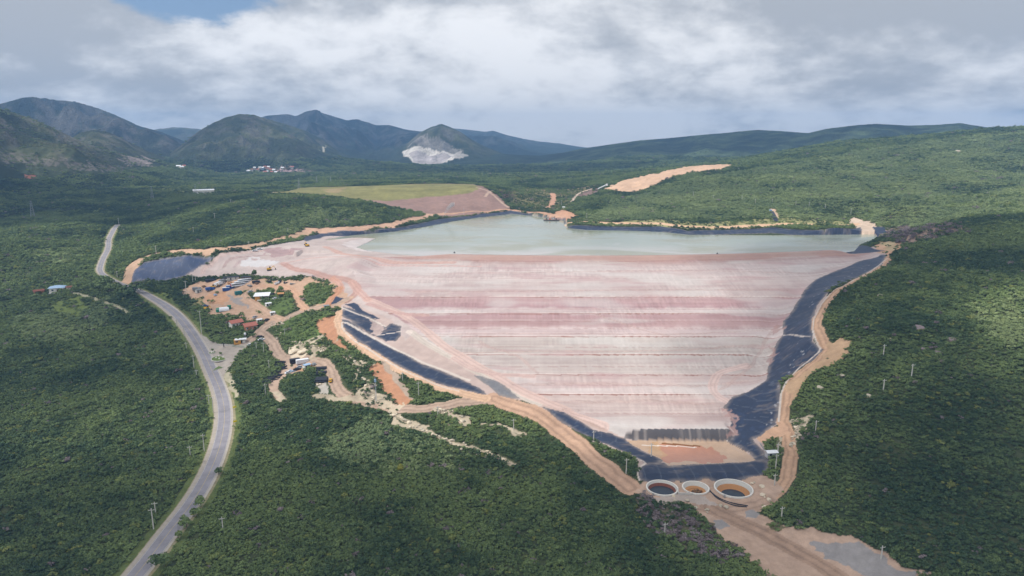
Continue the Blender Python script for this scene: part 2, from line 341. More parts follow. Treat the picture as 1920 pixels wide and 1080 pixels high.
def paint(mask, col, amp=.10, lab=None, veg=0.0, f=1.0, seed=0):
    """cover a mask with a colour of some natural unevenness"""
    v = 1 + (fbm(GX[mask] / 3.1, GY[mask] / 3.1, 100 + seed, 3) - .5) * 2 * amp + (fbm(GX[mask] / 21, GY[mask] / 21, 120 + seed, 3) - .5) * 2 * amp * 1.3
    C[mask] = C[mask] * (1 - f) + np.asarray(col) * v[:, None] * f
    if lab is not None: LAB[mask] = lab
    if veg is not None: VEG[mask] = veg
JX, JY = jit(2.2, 7, 31), jit(2.2, 7, 37)
def poly(pts, col, amp=.1, lab=None, veg=0.0, rough=1.0, f=1.0, seed=0, world=False):
    P = np.asarray(pts, float) if world else W(pts)
    m = inside(P, GX + JX * rough, GY + JY * rough); paint(m, col, amp, lab, veg, f, seed); return m
def line(pts, width, col, amp=.1, lab=None, veg=0.0, rough=.5, f=1.0, seed=0, world=False, ruts=0.0, clear=0.0):
    rough = rough * (2.2 if lab == DIRT else 1)
    P = smooth_line(np.asarray(pts, float) if world else W(pts))
    d, s = linedist(P, GX + JX * rough * .5, GY + JY * rough * .5, width + clear + 8)
    if clear: VEG[d < width / 2 + clear] = 0
    m = d < width / 2; paint(m, col, amp, lab, veg, f, seed)
    if ruts:
        k = np.minimum(np.abs(d - width * .23), 9) < width * .07; C[k & m] *= 1 - ruts * 2.2; C[(d < width * .08) & m] *= 1 + ruts * .8
    return m
DIRT, TAIL, TOE, GRASSDAM, HEAP, MOUNT = 1, 2, 3, 4, 5, 90
TAN, ORANGE, PALE, ROCK = lin(178, 154, 136), lin(184, 136, 106), lin(206, 192, 182), lin(188, 176, 160)
PINKDIRT = lin(184, 146, 128); BLACK = lin(37, 50, 75); GRAVEL = lin(152, 147, 145)
LAB[MNT & (RR > 1450)] = MOUNT; LAB[RR > 2600] = MOUNT

# --- mountains and far plain
mi = MI; up = np.gradient(Z0, axis=0) / np.gradient(RR, axis=0); side = np.gradient(Z0, axis=1) / (RR * (AZ[1] - AZ[0]))
steep = np.hypot(up, side)
rn = fbm(GX / 130, GY / 130, 8, 5); rn2 = fbm(GX / 34, GY / 34, 9, 4)
for i, (name, *_r) in enumerate(RID):
    m = MNT & (mi == i)
    if not m.any(): continue
    g = {'right_ridge': (lin(40, 58, 46), lin(88, 106, 76)), 'low_front': (lin(36, 52, 42), lin(54, 72, 52)), 'back_range': (lin(34, 46, 46), lin(60, 72, 66)), 'far_range': (lin(42, 54, 54), lin(70, 82, 76)), 'big_left': (lin(36, 46, 38), lin(66, 72, 56)), 'dome': (lin(56, 64, 42), lin(100, 104, 66))}.get(name, (lin(50, 60, 40), lin(96, 100, 64)))
    c = mixc(g[0], g[1], sstep(.36, .64, rn[m] * .6 + rn2[m] * .4))
    if name not in ('right_ridge', 'low_front'):
        hgt = sstep(66, 170, Z0[m])
        rk = sstep(.50, .68, rn2[m] * .6 + rn[m] * .4 + np.clip(steep[m] - .45, 0, .6) * .2) * hgt
        c = mixc(c, lin(118, 112, 112), rk * .6)
        c = mixc(lin(48, 62, 46), c, np.clip(hgt + .1, 0, 1))
    C[m] = c
def farpoly(pts, col, amp=.12, f=1.0, rough=3.0, lab=None):
    return poly(pts, col, amp, lab, None, rough, f)
farpoly([(762, 277), (778, 262), (800, 256), (822, 258), (840, 270), (868, 285), (850, 292), (800, 282)], lin(164, 157, 152), .45, .7, 9)
farpoly([(754, 284), (768, 278), (800, 279), (850, 289), (858, 293), (850, 299), (832, 305), (800, 308), (772, 303), (758, 294)], lin(240, 233, 224), .06, 1, 2.5)
farpoly([(766, 289), (790, 284), (830, 286), (850, 293), (832, 304), (800, 308), (776, 304)], lin(196, 188, 188), .06, 1, 2)  # grey lower part: cloud shade put into the quarry's colour
farpoly([(848, 290), (862, 283), (878, 292), (862, 298), (852, 297)], lin(196, 190, 184), .2, .9, 5)
farpoly([(484, 322), (510, 317), (560, 318), (588, 317), (592, 321), (570, 326), (545, 331), (520, 328), (490, 327)], lin(176, 152, 152), .2, 1, 3)
farpoly([(45, 331), (60, 328), (70, 330), (66, 336), (50, 337)], lin(170, 110, 92), .2, 1, 2)
farpoly([(948, 328), (985, 326), (1030, 327), (1034, 332), (990, 334), (950, 334)], lin(216, 170, 140), .3, 1, 3)
farpoly([(752, 337), (762, 335), (768, 340), (756, 343)], lin(206, 180, 156), .2, 1, 2)
for k in range(10): farpoly([(0 + 26 * k, 290 + 3 * k), (14 + 26 * k, 284 + 3 * k), (24 + 26 * k, 300 + 3 * k), (6 + 26 * k, 306 + 2 * k)], lin(140, 128, 126), .3, .45, 9)
farpoly([(225, 300), (270, 292), (305, 303), (280, 312), (240, 309)], lin(160, 146, 144), .4, .7, 9)
farpoly([(600, 285), (604, 275), (612, 272), (608, 282)], lin(214, 206, 190), .1, .9, 2)

# --- wooded country: paler meadows, thin cover
for pts, col, v in [
    ([(98, 568), (150, 556), (165, 575), (150, 592), (105, 590)], lin(110, 124, 66), .12), ([(0, 600), (40, 588), (110, 590), (150, 600), (100, 618), (0, 632)], lin(98, 112, 66), .55),
    ([(60, 470), (120, 462), (160, 478), (110, 490), (60, 484)], lin(102, 116, 70), .5), ([(280, 545), (320, 552), (330, 575), (300, 560)], lin(106, 118, 66), .3),
    ([(490, 570), (515, 560), (548, 556), (553, 575), (535, 590), (505, 590), (485, 583)], lin(92, 112, 60), .10), ([(560, 530), (620, 534), (625, 548), (600, 575), (570, 560)], lin(104, 108, 74), .35),
    ([(530, 600), (560, 588), (620, 585), (598, 605), (600, 632), (560, 640), (520, 630)], lin(88, 106, 58), .45), ([(480, 545), (500, 538), (530, 540), (510, 552), (485, 562), (470, 556)], lin(98, 108, 66), .25)]:
    poly(pts, col, .14, None, v, 2.0)
m = poly([(1660, 430), (1700, 422), (1800, 420), (1820, 432), (1740, 452), (1690, 460), (1650, 448)], lin(146, 124, 108), .25, None, .55, 4); TINT[m] = 2
m = poly([(1200, 945), (1235, 930), (1300, 965), (1340, 1000), (1400, 1045), (1330, 1040), (1260, 1015), (1210, 980)], lin(104, 98, 80), .25, None, .85, 4); TINT[m] = 2
poly([(300, 352), (470, 359), (560, 358), (470, 364), (370, 365), (290, 360)], lin(110, 118, 74), .2, None, .4, 3)
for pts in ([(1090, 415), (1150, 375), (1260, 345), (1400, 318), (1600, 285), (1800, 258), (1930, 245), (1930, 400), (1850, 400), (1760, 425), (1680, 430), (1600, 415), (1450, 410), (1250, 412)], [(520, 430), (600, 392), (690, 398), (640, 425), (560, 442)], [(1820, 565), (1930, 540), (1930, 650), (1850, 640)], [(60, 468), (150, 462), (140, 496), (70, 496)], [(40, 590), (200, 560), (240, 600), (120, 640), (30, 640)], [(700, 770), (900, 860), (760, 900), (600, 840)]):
    m = inside(W(pts), GX + JX * 5, GY + JY * 5) & (TINT < 1.5); TINT[m] = -1  # sunlit patches put into the leaf colour as a paler olive tint
line([(365, 363), (402, 362)], 9, lin(214, 212, 206), .05); line([(470, 361), (520, 362), (545, 360)], 8, lin(184, 184, 160), .1)
line([(140, 550), (172, 558), (190, 566), (215, 572), (240, 586)], 3.2, lin(172, 168, 140), .1, DIRT)

# --- the old dam at the far end of the lake
poly([(500, 364), (562, 352), (720, 347.5), (890, 345.5), (908, 352), (935, 368), (958, 390), (940, 396), (900, 400), (830, 408), (795, 400), (740, 390), (640, 372)], lin(150, 122, 112), .16, GRASSDAM, 0, 2)
poly([(505, 363), (562, 352), (720, 347.5), (888, 346), (898, 355), (880, 362), (800, 369), (720, 377), (640, 371), (580, 366)], lin(132, 128, 80), .22, GRASSDAM, 0, 2)
for yy in (354, 361): line([(620, yy + 2), (720, yy), (860, yy - 3)], 3, lin(150, 146, 92), .1, None, None, .5, .7)
poly([(610, 354), (650, 352), (640, 360), (610, 362)], lin(164, 140, 108), .2, None, None, 4, .6)
line([(895, 352), (915, 358), (932, 372), (952, 388)], 4, lin(190, 164, 146), .1, DIRT); line([(910, 368), (925, 358)], 4, lin(190, 164, 146), .1, DIRT)
poly([(930, 355), (990, 352), (1030, 358), (1060, 360), (1085, 352), (1120, 346), (1100, 362), (1075, 378), (1060, 395), (1010, 396), (970, 385)], lin(112, 108, 74), .25, None, .35, 4)
poly([(935, 360), (955, 356), (965, 372), (945, 372)], lin(96, 76, 72), .2, None, .2, 3)
line([(1036, 363), (1038, 374), (1034, 386), (1026, 389)], 9, lin(196, 152, 126), .1, DIRT); line([(1005, 356), (1045, 357), (1080, 354), (1120, 349)], 7, lin(186, 150, 128), .2, DIRT)
line([(1072, 378), (1080, 366), (1090, 360), (1110, 354)], 5, lin(196, 176, 160), .1, DIRT); poly([(1083, 368), (1092, 360), (1120, 352), (1125, 358), (1105, 368), (1085, 372)], lin(128, 106, 98), .2, None, .1, 2)
poly([(1038, 400), (1055, 393), (1072, 398), (1085, 406), (1070, 410), (1050, 408)], lin(196, 152, 124), .15, DIRT, 0, 2)
poly([(1133, 357), (1148, 350), (1165, 343), (1200, 334), (1240, 326), (1290, 315), (1340, 311), (1372, 312), (1350, 319), (1300, 324), (1262, 333), (1230, 347), (1200, 359), (1165, 361)], lin(210, 176, 148), .12, HEAP, 0, 2)
line([(1449, 392), (1452, 400), (1456, 410), (1475, 420)], 8, lin(208, 180, 152), .1, DIRT)
poly([(1590, 412), (1605, 406), (1640, 420), (1662, 432), (1650, 440), (1625, 442), (1612, 432), (1598, 424)], lin(206, 184, 164), .1, DIRT, 0, 2)
poly([(1638, 462), (1650, 455), (1690, 457), (1690, 468), (1672, 474), (1668, 488), (1655, 490), (1660, 476)], lin(198, 160, 130), .14, DIRT, 0, 2)
poly([(1645, 452), (1680, 456), (1692, 464), (1660, 466)], lin(190, 168, 132), .14, DIRT, .1, 2)
poly([(1100, 420), (1180, 414), (1240, 410), (1300, 417), (1400, 414), (1460, 408), (1580, 414), (1600, 424), (1450, 425), (1290, 430), (1240, 424)], lin(150, 148, 102), .2, None, .25, 3)

# --- tailings: the dam, its left shoulder and the beach
shoulder = poly([(345, 518), (372, 500), (405, 482), (440, 474), (480, 466), (520, 458), (560, 452), (612, 449), (700, 446), (760, 452), (700, 470), (760, 484), (850, 490), (850, 520), (760, 640), (735, 600), (700, 588), (660, 565), (640, 552), (628, 535), (612, 525), (560, 518), (480, 517), (420, 518)], lin(188, 173, 168), .12, TAIL, 0, 1)
E = [797, 740, 703, 665, 631, 588, 557]; EY = [dam_hit(1100, e)[1] for e in E]; EZ = [dam_hit(1100, e)[2] for e in E]
bend = 20 * ((GX - 60) / 180) ** 2 * np.clip((GY - 500) / 55, 0, 1)
YD = GY - np.minimum(bend, 60)
py_, pz_ = [318.0, 321.5, 326.5], [.7, 1.2, 6.2]
for i in range(len(E)):
    y0, z0 = EY[i], EZ[i]; y1, z1 = (EY[i + 1], EZ[i + 1]) if i + 1 < len(E) else (551.0, 53.0)
    fb = .42 if i < len(E) - 1 else .12
    if i == 0: py_ += [y0 - 1]; pz_ += [z0 - .3]
    py_ += [y0, y0 + 1.0, y0 + (y1 - y0) * fb]; pz_ += [z0 + .12, z0 + .06, z0 + (z1 - z0) * .17]
py_ += [551, 558, 561, 566, 575, 700]; pz_ += [53.0, 53.6, 56.4, 56.6, 51.6, 44]
core = W([(1135, 803), (1050, 770), (1010, 757), (975, 742), (935, 715), (890, 690), (845, 668), (800, 640), (775, 618), (745, 596), (700, 575), (672, 552), (668, 520), (650, 500), (700, 482), (850, 479), (1100, 479), (1400, 476), (1640, 474),
          (1655, 478), (1610, 490), (1580, 503), (1530, 523), (1505, 550), (1490, 578), (1467, 603), (1469, 625), (1450, 660), (1441, 690), (1436, 713), (1371, 745), (1359, 764), (1370, 780), (1368, 800), (1380, 815), (1366, 828), (1240, 830), (1175, 823)])
mc = inside(core, GX + JX * .6, GY + JY * .4)
dc, _ = linedist(np.concatenate([core, core[:1]]), GX, GY, 45)
wc = np.where(mc, sstep(0, 1, np.minimum(dc, 40) / np.where(GY < 345, 3.0, 16.0)), 0)
Z = np.where(mc, Z * (1 - wc) + np.interp(YD, py_, pz_) * wc, Z)
band = [(800, (226, 218, 214)), (793, (220, 208, 204)), (785, (206, 190, 186)), (768, (212, 197, 192)), (745, (218, 202, 196)), (737, (222, 208, 204)), (722, (220, 205, 201)), (705, (216, 200, 195)),
        (700, (216, 206, 200)), (683, (210, 200, 195)), (668, (214, 206, 201)), (662, (214, 205, 199)), (648, (208, 199, 193)), (634, (216, 207, 201)), (628, (222, 206, 203)), (612, (224, 208, 206)), (606, (202, 176, 174)), (592, (198, 170, 170)),
        (586, (218, 204, 201)), (576, (216, 200, 198)), (572, (198, 170, 171)), (560, (204, 178, 176)), (553, (216, 203, 199)), (540, (208, 192, 189)), (530, (218, 206, 202)), (505, (222, 210, 207)), (495, (206, 188, 184)), (488, (196, 168, 160))]
bY = np.array([dam_hit(1100, b[0])[1] for b in band]); bC = np.array([lin(*b[1]) for b in band])
bC = (bC.mean(0) + (bC - bC.mean(0)) * 1.15) * np.array([.745, .705, .70])
wob = YD + (fbm(GX / 7, YD / 9, 21, 4) - .5) * 7 + (fbm(GX / 50, YD / 10, 22, 3) - .5) * 6
face = np.stack([np.interp(wob, bY, bC[:, k]) for k in range(3)], -1)
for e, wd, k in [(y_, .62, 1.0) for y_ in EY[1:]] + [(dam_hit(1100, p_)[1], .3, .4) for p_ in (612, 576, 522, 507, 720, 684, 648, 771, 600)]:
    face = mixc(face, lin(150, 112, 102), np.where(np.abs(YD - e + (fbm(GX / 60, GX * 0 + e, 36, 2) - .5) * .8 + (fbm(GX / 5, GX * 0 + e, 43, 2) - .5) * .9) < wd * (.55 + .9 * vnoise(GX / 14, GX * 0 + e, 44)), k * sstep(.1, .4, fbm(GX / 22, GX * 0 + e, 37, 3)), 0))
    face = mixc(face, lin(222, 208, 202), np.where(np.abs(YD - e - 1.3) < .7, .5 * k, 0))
streak = (fbm(GX / 1.3, GY / 30, 25, 3) - .5) * .15 * (.4 + fbm(GX / 50, YD / 12, 24, 2)) + (fbm(GX / 40, GY / 14, 26, 4) - .5) * .22 + (fbm(GX / 160, YD / 2.2, 33, 3) - .5) * .24 + (fbm(GX / 220, YD / .9, 34, 2) - .5) * .16 - (sstep(.6, .66, fbm(GX / 28, YD / 5, 35, 3)) * .07)
face = face * (1 + streak[..., None] * np.array([.8, 1.0, 1.0]))
blot = sstep(.56, .74, fbm(GX / 45, GY / 9, 27, 4))
comb = (vnoise(GX / .9, np.floor(YD / 9.0), 39) - .5) * sstep(.45, .6, fbm(GX / 40, YD / 12, 40, 3)); face = face * (1 + comb * .22)[..., None]
face = mixc(face, lin(180, 150, 149), blot * .5); face = mixc(face, lin(206, 204, 200), sstep(.55, .7, fbm(GX / 60, YD / 14, 38, 3)) * .35)
hb = sstep(556.5, 558, YD) * (1 - sstep(566, 575, YD)) * (.55 + .45 * sstep(.35, .6, fbm(GX / 25, YD / 4, 42, 3))); face = mixc(face, lin(180, 150, 139), hb); face = mixc(face, lin(116, 82, 76), sstep(564.5, 566, YD) * .9); face = mixc(face, lin(150, 112, 106), (np.abs(YD - 553.5) < .5) * .5)
hw = (YD < 326.8) & (GX > 30); strk = sstep(.4, .75, fbm(GX / 2.0, GY / 60, 28, 3)) * .55 + .04
face = np.where(hw[..., None], mixc(lin(88, 86, 90), lin(176, 166, 160), strk * sstep(.3, .6, fbm(GX / 16, GY * 0, 29, 2))), face)
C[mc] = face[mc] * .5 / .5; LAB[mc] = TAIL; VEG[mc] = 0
C[shoulder & ~mc] *= (1 + (fbm(GX / 30, GY / 9, 30, 4)[shoulder & ~mc] - .5)[:, None] * np.array([.25, .34, .32]))
for pts, w, col in [([(1010, 757), (975, 740), (905, 703), (850, 671), (800, 645), (768, 622)], 5, (216, 202, 192)), ([(1130, 800), (1060, 770), (1000, 745), (930, 705), (870, 672), (820, 640), (790, 610), (740, 580), (690, 562)], 7, (204, 176, 166)),
                    ([(650, 565), (666, 553), (672, 540), (664, 530), (640, 522), (600, 515), (560, 507), (530, 494)], 6, (178, 140, 128)), ([(690, 562), (670, 545), (660, 528)], 6, (196, 160, 148)),
                    ([(625, 566), (640, 548), (640, 536), (622, 522)], 5, (196, 150, 130)), ([(380, 512), (384, 500), (405, 486), (470, 474), (520, 466)], 4, (196, 172, 164)), ([(420, 500), (425, 490), (445, 482), (500, 478)], 3, (172, 150, 146)),
                    ([(440, 500), (448, 490), (470, 484), (520, 490)], 3, (178, 158, 156)), ([(530, 494), (600, 480), (690, 488), (800, 494), (900, 497)], 3, (196, 164, 156)), ([(610, 466), (660, 480), (740, 488), (850, 489)], 6, (196, 160, 148)),
                    ([(690, 570), (740, 588), (800, 590)], 4, (190, 156, 148)), ([(850, 672), (900, 700), (1000, 705)], 4, (200, 172, 164)), ([(1380, 760), (1330, 735), (1345, 700), (1400, 690)], 5, (210, 184, 176))]:
    line(pts, w, lin(*col), .08, TAIL, 0, .5, .8, ruts=.06)
for pts in ([(860, 662), (1000, 655), (1200, 657), (1420, 652)], [(800, 626), (1000, 622), (1250, 626), (1440, 622)], [(960, 720), (1100, 716), (1300, 722), (1400, 716)], [(1040, 752), (1200, 748), (1340, 756)], [(760, 545), (900, 548), (1200, 543), (1480, 549)], [(800, 508), (1000, 513), (1300, 506), (1540, 510)], [(1350, 730), (1400, 700), (1425, 660), (1450, 620)], [(900, 640), (980, 668), (1010, 700)], [(1120, 590), (1200, 612), (1260, 630)]):
    line(pts, 2.2, lin(184, 158, 150), .2, TAIL, 0, 1.5, .45, ruts=.05)
poly([(490, 470), (520, 464), (575, 468), (560, 476), (510, 481)], lin(166, 138, 138), .15, TAIL, 0, 4, .8)
poly([(640, 463), (700, 452), (780, 453), (740, 466), (690, 473)], lin(206, 196, 194), .08, TAIL, 0, 4, .8)
poly([(450, 490), (480, 484), (520, 490), (500, 500), (460, 502)], lin(206, 206, 208), .05, TAIL, 0, 3, .7)
line([(735, 448), (760, 447)], 3, lin(120, 96, 88), .2, TAIL); line([(690, 470), (720, 467)], 2, lin(120, 100, 96), .2, TAIL)

hull = W([(640, 560), (640, 600), (690, 652), (740, 684), (800, 712), (860, 731), (915, 743), (980, 750), (1010, 762), (1045, 783), (1080, 806), (1120, 826), (1190, 858), (1200, 896), (1330, 893), (1434, 888), (1442, 862), (1430, 820), (1458, 795), (1463, 716), (1528, 672), (1543, 656), (1526, 640), (1521, 600), (1556, 544), (1600, 523), (1664, 478), (1640, 462), (1600, 468), (1400, 474), (850, 480), (690, 500), (650, 545)])
mh = (inside(hull, GX, GY) | inside(W([(600, 445), (860, 440), (900, 495), (600, 500)]), GX, GY)) & (LAB == 0); paint(mh, lin(188, 168, 160), .12, TAIL, 0)
# --- pond at the foot of the dam
poly([(1172, 824), (1236, 827), (1330, 827), (1362, 826), (1392, 840), (1417, 862), (1330, 869), (1250, 874), (1242, 862), (1205, 845)], lin(192, 164, 140), .08, TOE, 0, .3)
poly([(1236, 836), (1330, 836), (1345, 848), (1362, 864), (1255, 872), (1238, 858)], lin(184, 130, 106), .05, TOE, 0, 2, .9)
poly([(1215, 830), (1240, 834), (1248, 852), (1240, 858), (1212, 845)], lin(192, 154, 112), .1, TOE, 0, 2, .7)
line([(1245, 832), (1290, 834), (1310, 836)], 1.6, lin(128, 84, 44), .1, TOE); line([(1205, 835), (1260, 836), (1305, 839)], .8, lin(222, 214, 206), .05, TOE)
mt_ = LAB == TOE; Z[mt_] = np.minimum(Z[mt_], .8)

# --- dirt: yards, tracks, cut slopes
poly([(344, 550), (352, 536), (380, 528), (430, 524), (500, 524), (545, 526), (600, 527), (632, 538), (660, 556), (640, 575), (600, 580), (560, 566), (556, 552), (535, 546), (500, 556), (480, 566), (500, 585), (530, 598), (510, 612), (470, 600), (455, 595), (425, 592), (395, 588), (372, 572)], lin(190, 158, 134), .14, DIRT, 0, 3)
poly([(380, 555), (420, 548), (440, 560), (420, 572), (390, 570)], lin(196, 148, 112), .15, DIRT, .02, 4, .7)
poly([(352, 558), (380, 560), (384, 578), (365, 572)], lin(150, 140, 96), .2, DIRT, .3, 3, .8)
poly([(426, 551), (440, 553), (462, 570), (472, 578), (456, 574)], lin(158, 150, 146), .08, DIRT, 0, 2)
for pts, v in [([(447, 549), (470, 540), (482, 541), (470, 552), (455, 558)], .12), ([(455, 560), (462, 552), (480, 543), (505, 540), (512, 545), (508, 552), (485, 560), (465, 564)], .4), ([(512, 548), (520, 543), (530, 545), (528, 553)], .5),
               ([(497, 525), (512, 527), (515, 533), (497, 531)], .1), ([(575, 533), (600, 531), (622, 536), (622, 550), (605, 572), (580, 572), (566, 560), (562, 548)], .45),
               ([(482, 583), (500, 562), (545, 556), (553, 570), (540, 586), (518, 594), (494, 590)], .12), ([(480, 566), (495, 564), (515, 566), (490, 574)], .15)]:
    poly(pts, lin(90, 108, 60), .2, 0, v, 2)
poly([(500, 587), (515, 583), (520, 592), (505, 594)], lin(164, 158, 150), .1, DIRT, 0, 1.5)
T1 = [(398, 667), (430, 664), (452, 654), (470, 640), (486, 622), (502, 608), (530, 599), (550, 590), (572, 581), (600, 577), (622, 571), (648, 562)]
T3 = [(486, 624), (503, 634), (516, 650), (526, 668), (545, 674), (575, 672), (600, 676), (618, 690), (628, 712), (636, 735), (660, 750), (700, 757), (740, 766), (780, 768), (830, 760), (880, 752), (930, 750), (965, 762), (1010, 782), (1050, 808), (1090, 842), (1130, 878), (1165, 905), (1195, 918)]
for t_ in ([(404, 664), (425, 655), (452, 650), (470, 638)],): line(t_, 9, TAN * 1.02, .08, DIRT, clear=1)
line(T1, 7, TAN, .08, DIRT, ruts=.08, clear=1.2); line(T3, 7, TAN, .1, DIRT, ruts=.1, clear=1.2)
line([(930, 748), (1000, 772), (1040, 797), (1085, 835), (1130, 876), (1180, 915)], 11, lin(190, 156, 132), .12, DIRT, ruts=.1, clear=1.5)
line([(528, 600), (505, 590), (482, 572), (462, 560), (458, 552), (470, 545), (500, 540)], 6, lin(196, 164, 140), .08, DIRT, ruts=.06); line([(572, 580), (560, 566), (556, 552), (542, 540), (515, 536), (480, 536)], 6, lin(194, 156, 130), .08, DIRT, ruts=.06)
line([(613, 574), (622, 558), (634, 548), (636, 540)], 6, lin(190, 142, 114), .1, DIRT, ruts=.06)
line([(526, 670), (545, 685), (530, 705), (514, 715), (512, 733), (526, 746)], 5, TAN, .12, DIRT, clear=1)
poly([(520, 668), (545, 672), (575, 690), (600, 684), (560, 700), (540, 704), (520, 700), (530, 685)], TAN, .12, DIRT, .02, 2); poly([(556, 682), (580, 680), (585, 690), (560, 698), (540, 697)], lin(190, 150, 116), .12, DIRT, 0, 2)
poly([(591, 712), (612, 712), (618, 740), (600, 738), (592, 726)], lin(176, 170, 160), .06, DIRT, 0, 1)
poly([(597, 598), (620, 592), (638, 590), (643, 612), (632, 632), (640, 645), (655, 660), (640, 657), (615, 640), (598, 622)], ORANGE, .1, DIRT, 0, 1)
line([(636, 585), (633, 605), (640, 622), (660, 640), (690, 660), (740, 688), (790, 712), (850, 733), (910, 748)], 6, lin(206, 172, 144), .08, DIRT, ruts=.06, clear=.6)
poly([(692, 690), (704, 682), (722, 690), (738, 712), (776, 752), (757, 762), (735, 748), (712, 725)], ORANGE, .1, DIRT, 0, 1); poly([(706, 676), (724, 680), (748, 704), (779, 750), (772, 752), (738, 712), (720, 690)], lin(170, 152, 136), .12, DIRT, 0, 1)
poly([(540, 650), (556, 645), (562, 655), (572, 652), (580, 662), (566, 670), (545, 672)], lin(212, 196, 174), .05, DIRT, 0, 1)
for pts in ([(546, 636), (580, 638), (612, 650), (608, 668), (585, 668), (565, 650)], [(640, 660), (660, 672), (680, 700), (700, 735), (712, 760), (690, 760), (672, 700), (650, 672)], [(655, 740), (700, 735), (735, 745), (760, 760), (720, 770), (690, 760)],
            [(815, 765), (850, 768), (875, 790), (870, 800), (840, 780), (815, 778)], [(1480, 790), (1500, 770), (1510, 790), (1495, 830), (1482, 812)],
            [(910, 795), (960, 800), (990, 812), (960, 812)], [(1440, 815), (1480, 825), (1480, 850), (1452, 850)]):
    m = poly(pts, lin(186, 172, 150), .3, None, .10, 5, .9)
for pts, w in [([(728, 768), (760, 785), (790, 803), (835, 825), (880, 842), (920, 852), (962, 868)], 2.6), ([(735, 775), (745, 792), (770, 800), (795, 804)], 3), ([(820, 766), (845, 772), (866, 790), (872, 798)], 3.4), ([(905, 796), (950, 801), (985, 812)], 2), ([(512, 735), (530, 748)], 4), ([(595, 742), (625, 748), (660, 750)], 4)]:
    line(pts, w, lin(184, 170, 148), .25, DIRT, .02, 1.6, .95, clear=1.0)
R_TR = [(1664, 487), (1648, 502), (1610, 523), (1568, 546), (1542, 575), (1530, 600), (1534, 625), (1550, 652), (1540, 672), (1500, 698), (1478, 722), (1472, 760), (1468, 795), (1478, 815), (1482, 850), (1480, 885), (1468, 912), (1440, 935), (1400, 952), (1360, 955)]
line(R_TR, 6, lin(196, 160, 132), .1, DIRT, ruts=.1, clear=1.2); poly([(1545, 652), (1580, 632), (1602, 638), (1586, 672), (1536, 698), (1502, 722), (1486, 748), (1466, 722), (1520, 690), (1555, 665)], lin(192, 160, 128), .14, DIRT, 0, 2)
poly([(1420, 822), (1455, 800), (1470, 790), (1480, 812), (1455, 822), (1430, 832)], lin(204, 166, 138), .1, DIRT, 0, 1)
poly([(1195, 905), (1215, 897), (1330, 895), (1435, 890), (1455, 900), (1462, 918), (1440, 942), (1418, 962), (1450, 985), (1530, 985), (1600, 1010), (1680, 1050), (1750, 1085), (1460, 1095), (1425, 1060), (1385, 1030), (1350, 1010), (1330, 985), (1300, 950), (1240, 938), (1200, 925)], lin(190, 162, 142), .12, DIRT, 0, 2)
line([(1440, 938), (1390, 955), (1340, 955), (1310, 950)], 7, lin(182, 154, 134), .16, DIRT, ruts=.08); line([(1330, 952), (1400, 985), (1470, 1020), (1540, 1060), (1590, 1095)], 8, lin(170, 142, 122), .18, DIRT, ruts=.08)
poly([(1535, 1015), (1560, 1012), (1620, 1035), (1700, 1070), (1730, 1090), (1660, 1090), (1580, 1055), (1540, 1035)], GRAVEL, .16, DIRT, 0, 4); poly([(1395, 962), (1410, 957), (1425, 965), (1418, 974), (1398, 973)], GRAVEL, .08, DIRT, 0, 1); poly([(1332, 975), (1350, 972), (1365, 985), (1345, 992), (1334, 988)], GRAVEL, .08, DIRT, 0, 1)
poly([(1216, 928), (1300, 925), (1330, 935), (1350, 950), (1300, 945), (1240, 938)], lin(182, 168, 158), .1, DIRT, 0, 2)
poly([(1425, 985), (1450, 978), (1475, 990), (1460, 1000), (1440, 998)], lin(120, 112, 84), .2, DIRT, .5, 2)
for pts in ([(240, 520), (255, 492), (275, 480), (310, 474), (400, 474), (470, 462), (540, 446), (580, 432)], ): line(pts, 11, lin(192, 160, 134), .16, DIRT, 0, 2)
line([(580, 432), (640, 430), (700, 426), (750, 418), (800, 406), (830, 402)], 13, lin(196, 160, 136), .14, DIRT, 0, 2); line([(830, 402), (900, 397), (950, 390), (990, 398), (1040, 404), (1060, 406)], 10, lin(196, 156, 130), .14, DIRT, 0, 1)
line([(1064, 418), (1150, 418), (1240, 418), (1290, 427), (1450, 420), (1560, 424), (1605, 420)], 11, lin(214, 178, 146), .1, DIRT, 0, 1.5)
line([(345, 552), (352, 547)], 3, TAN, .1, DIRT)

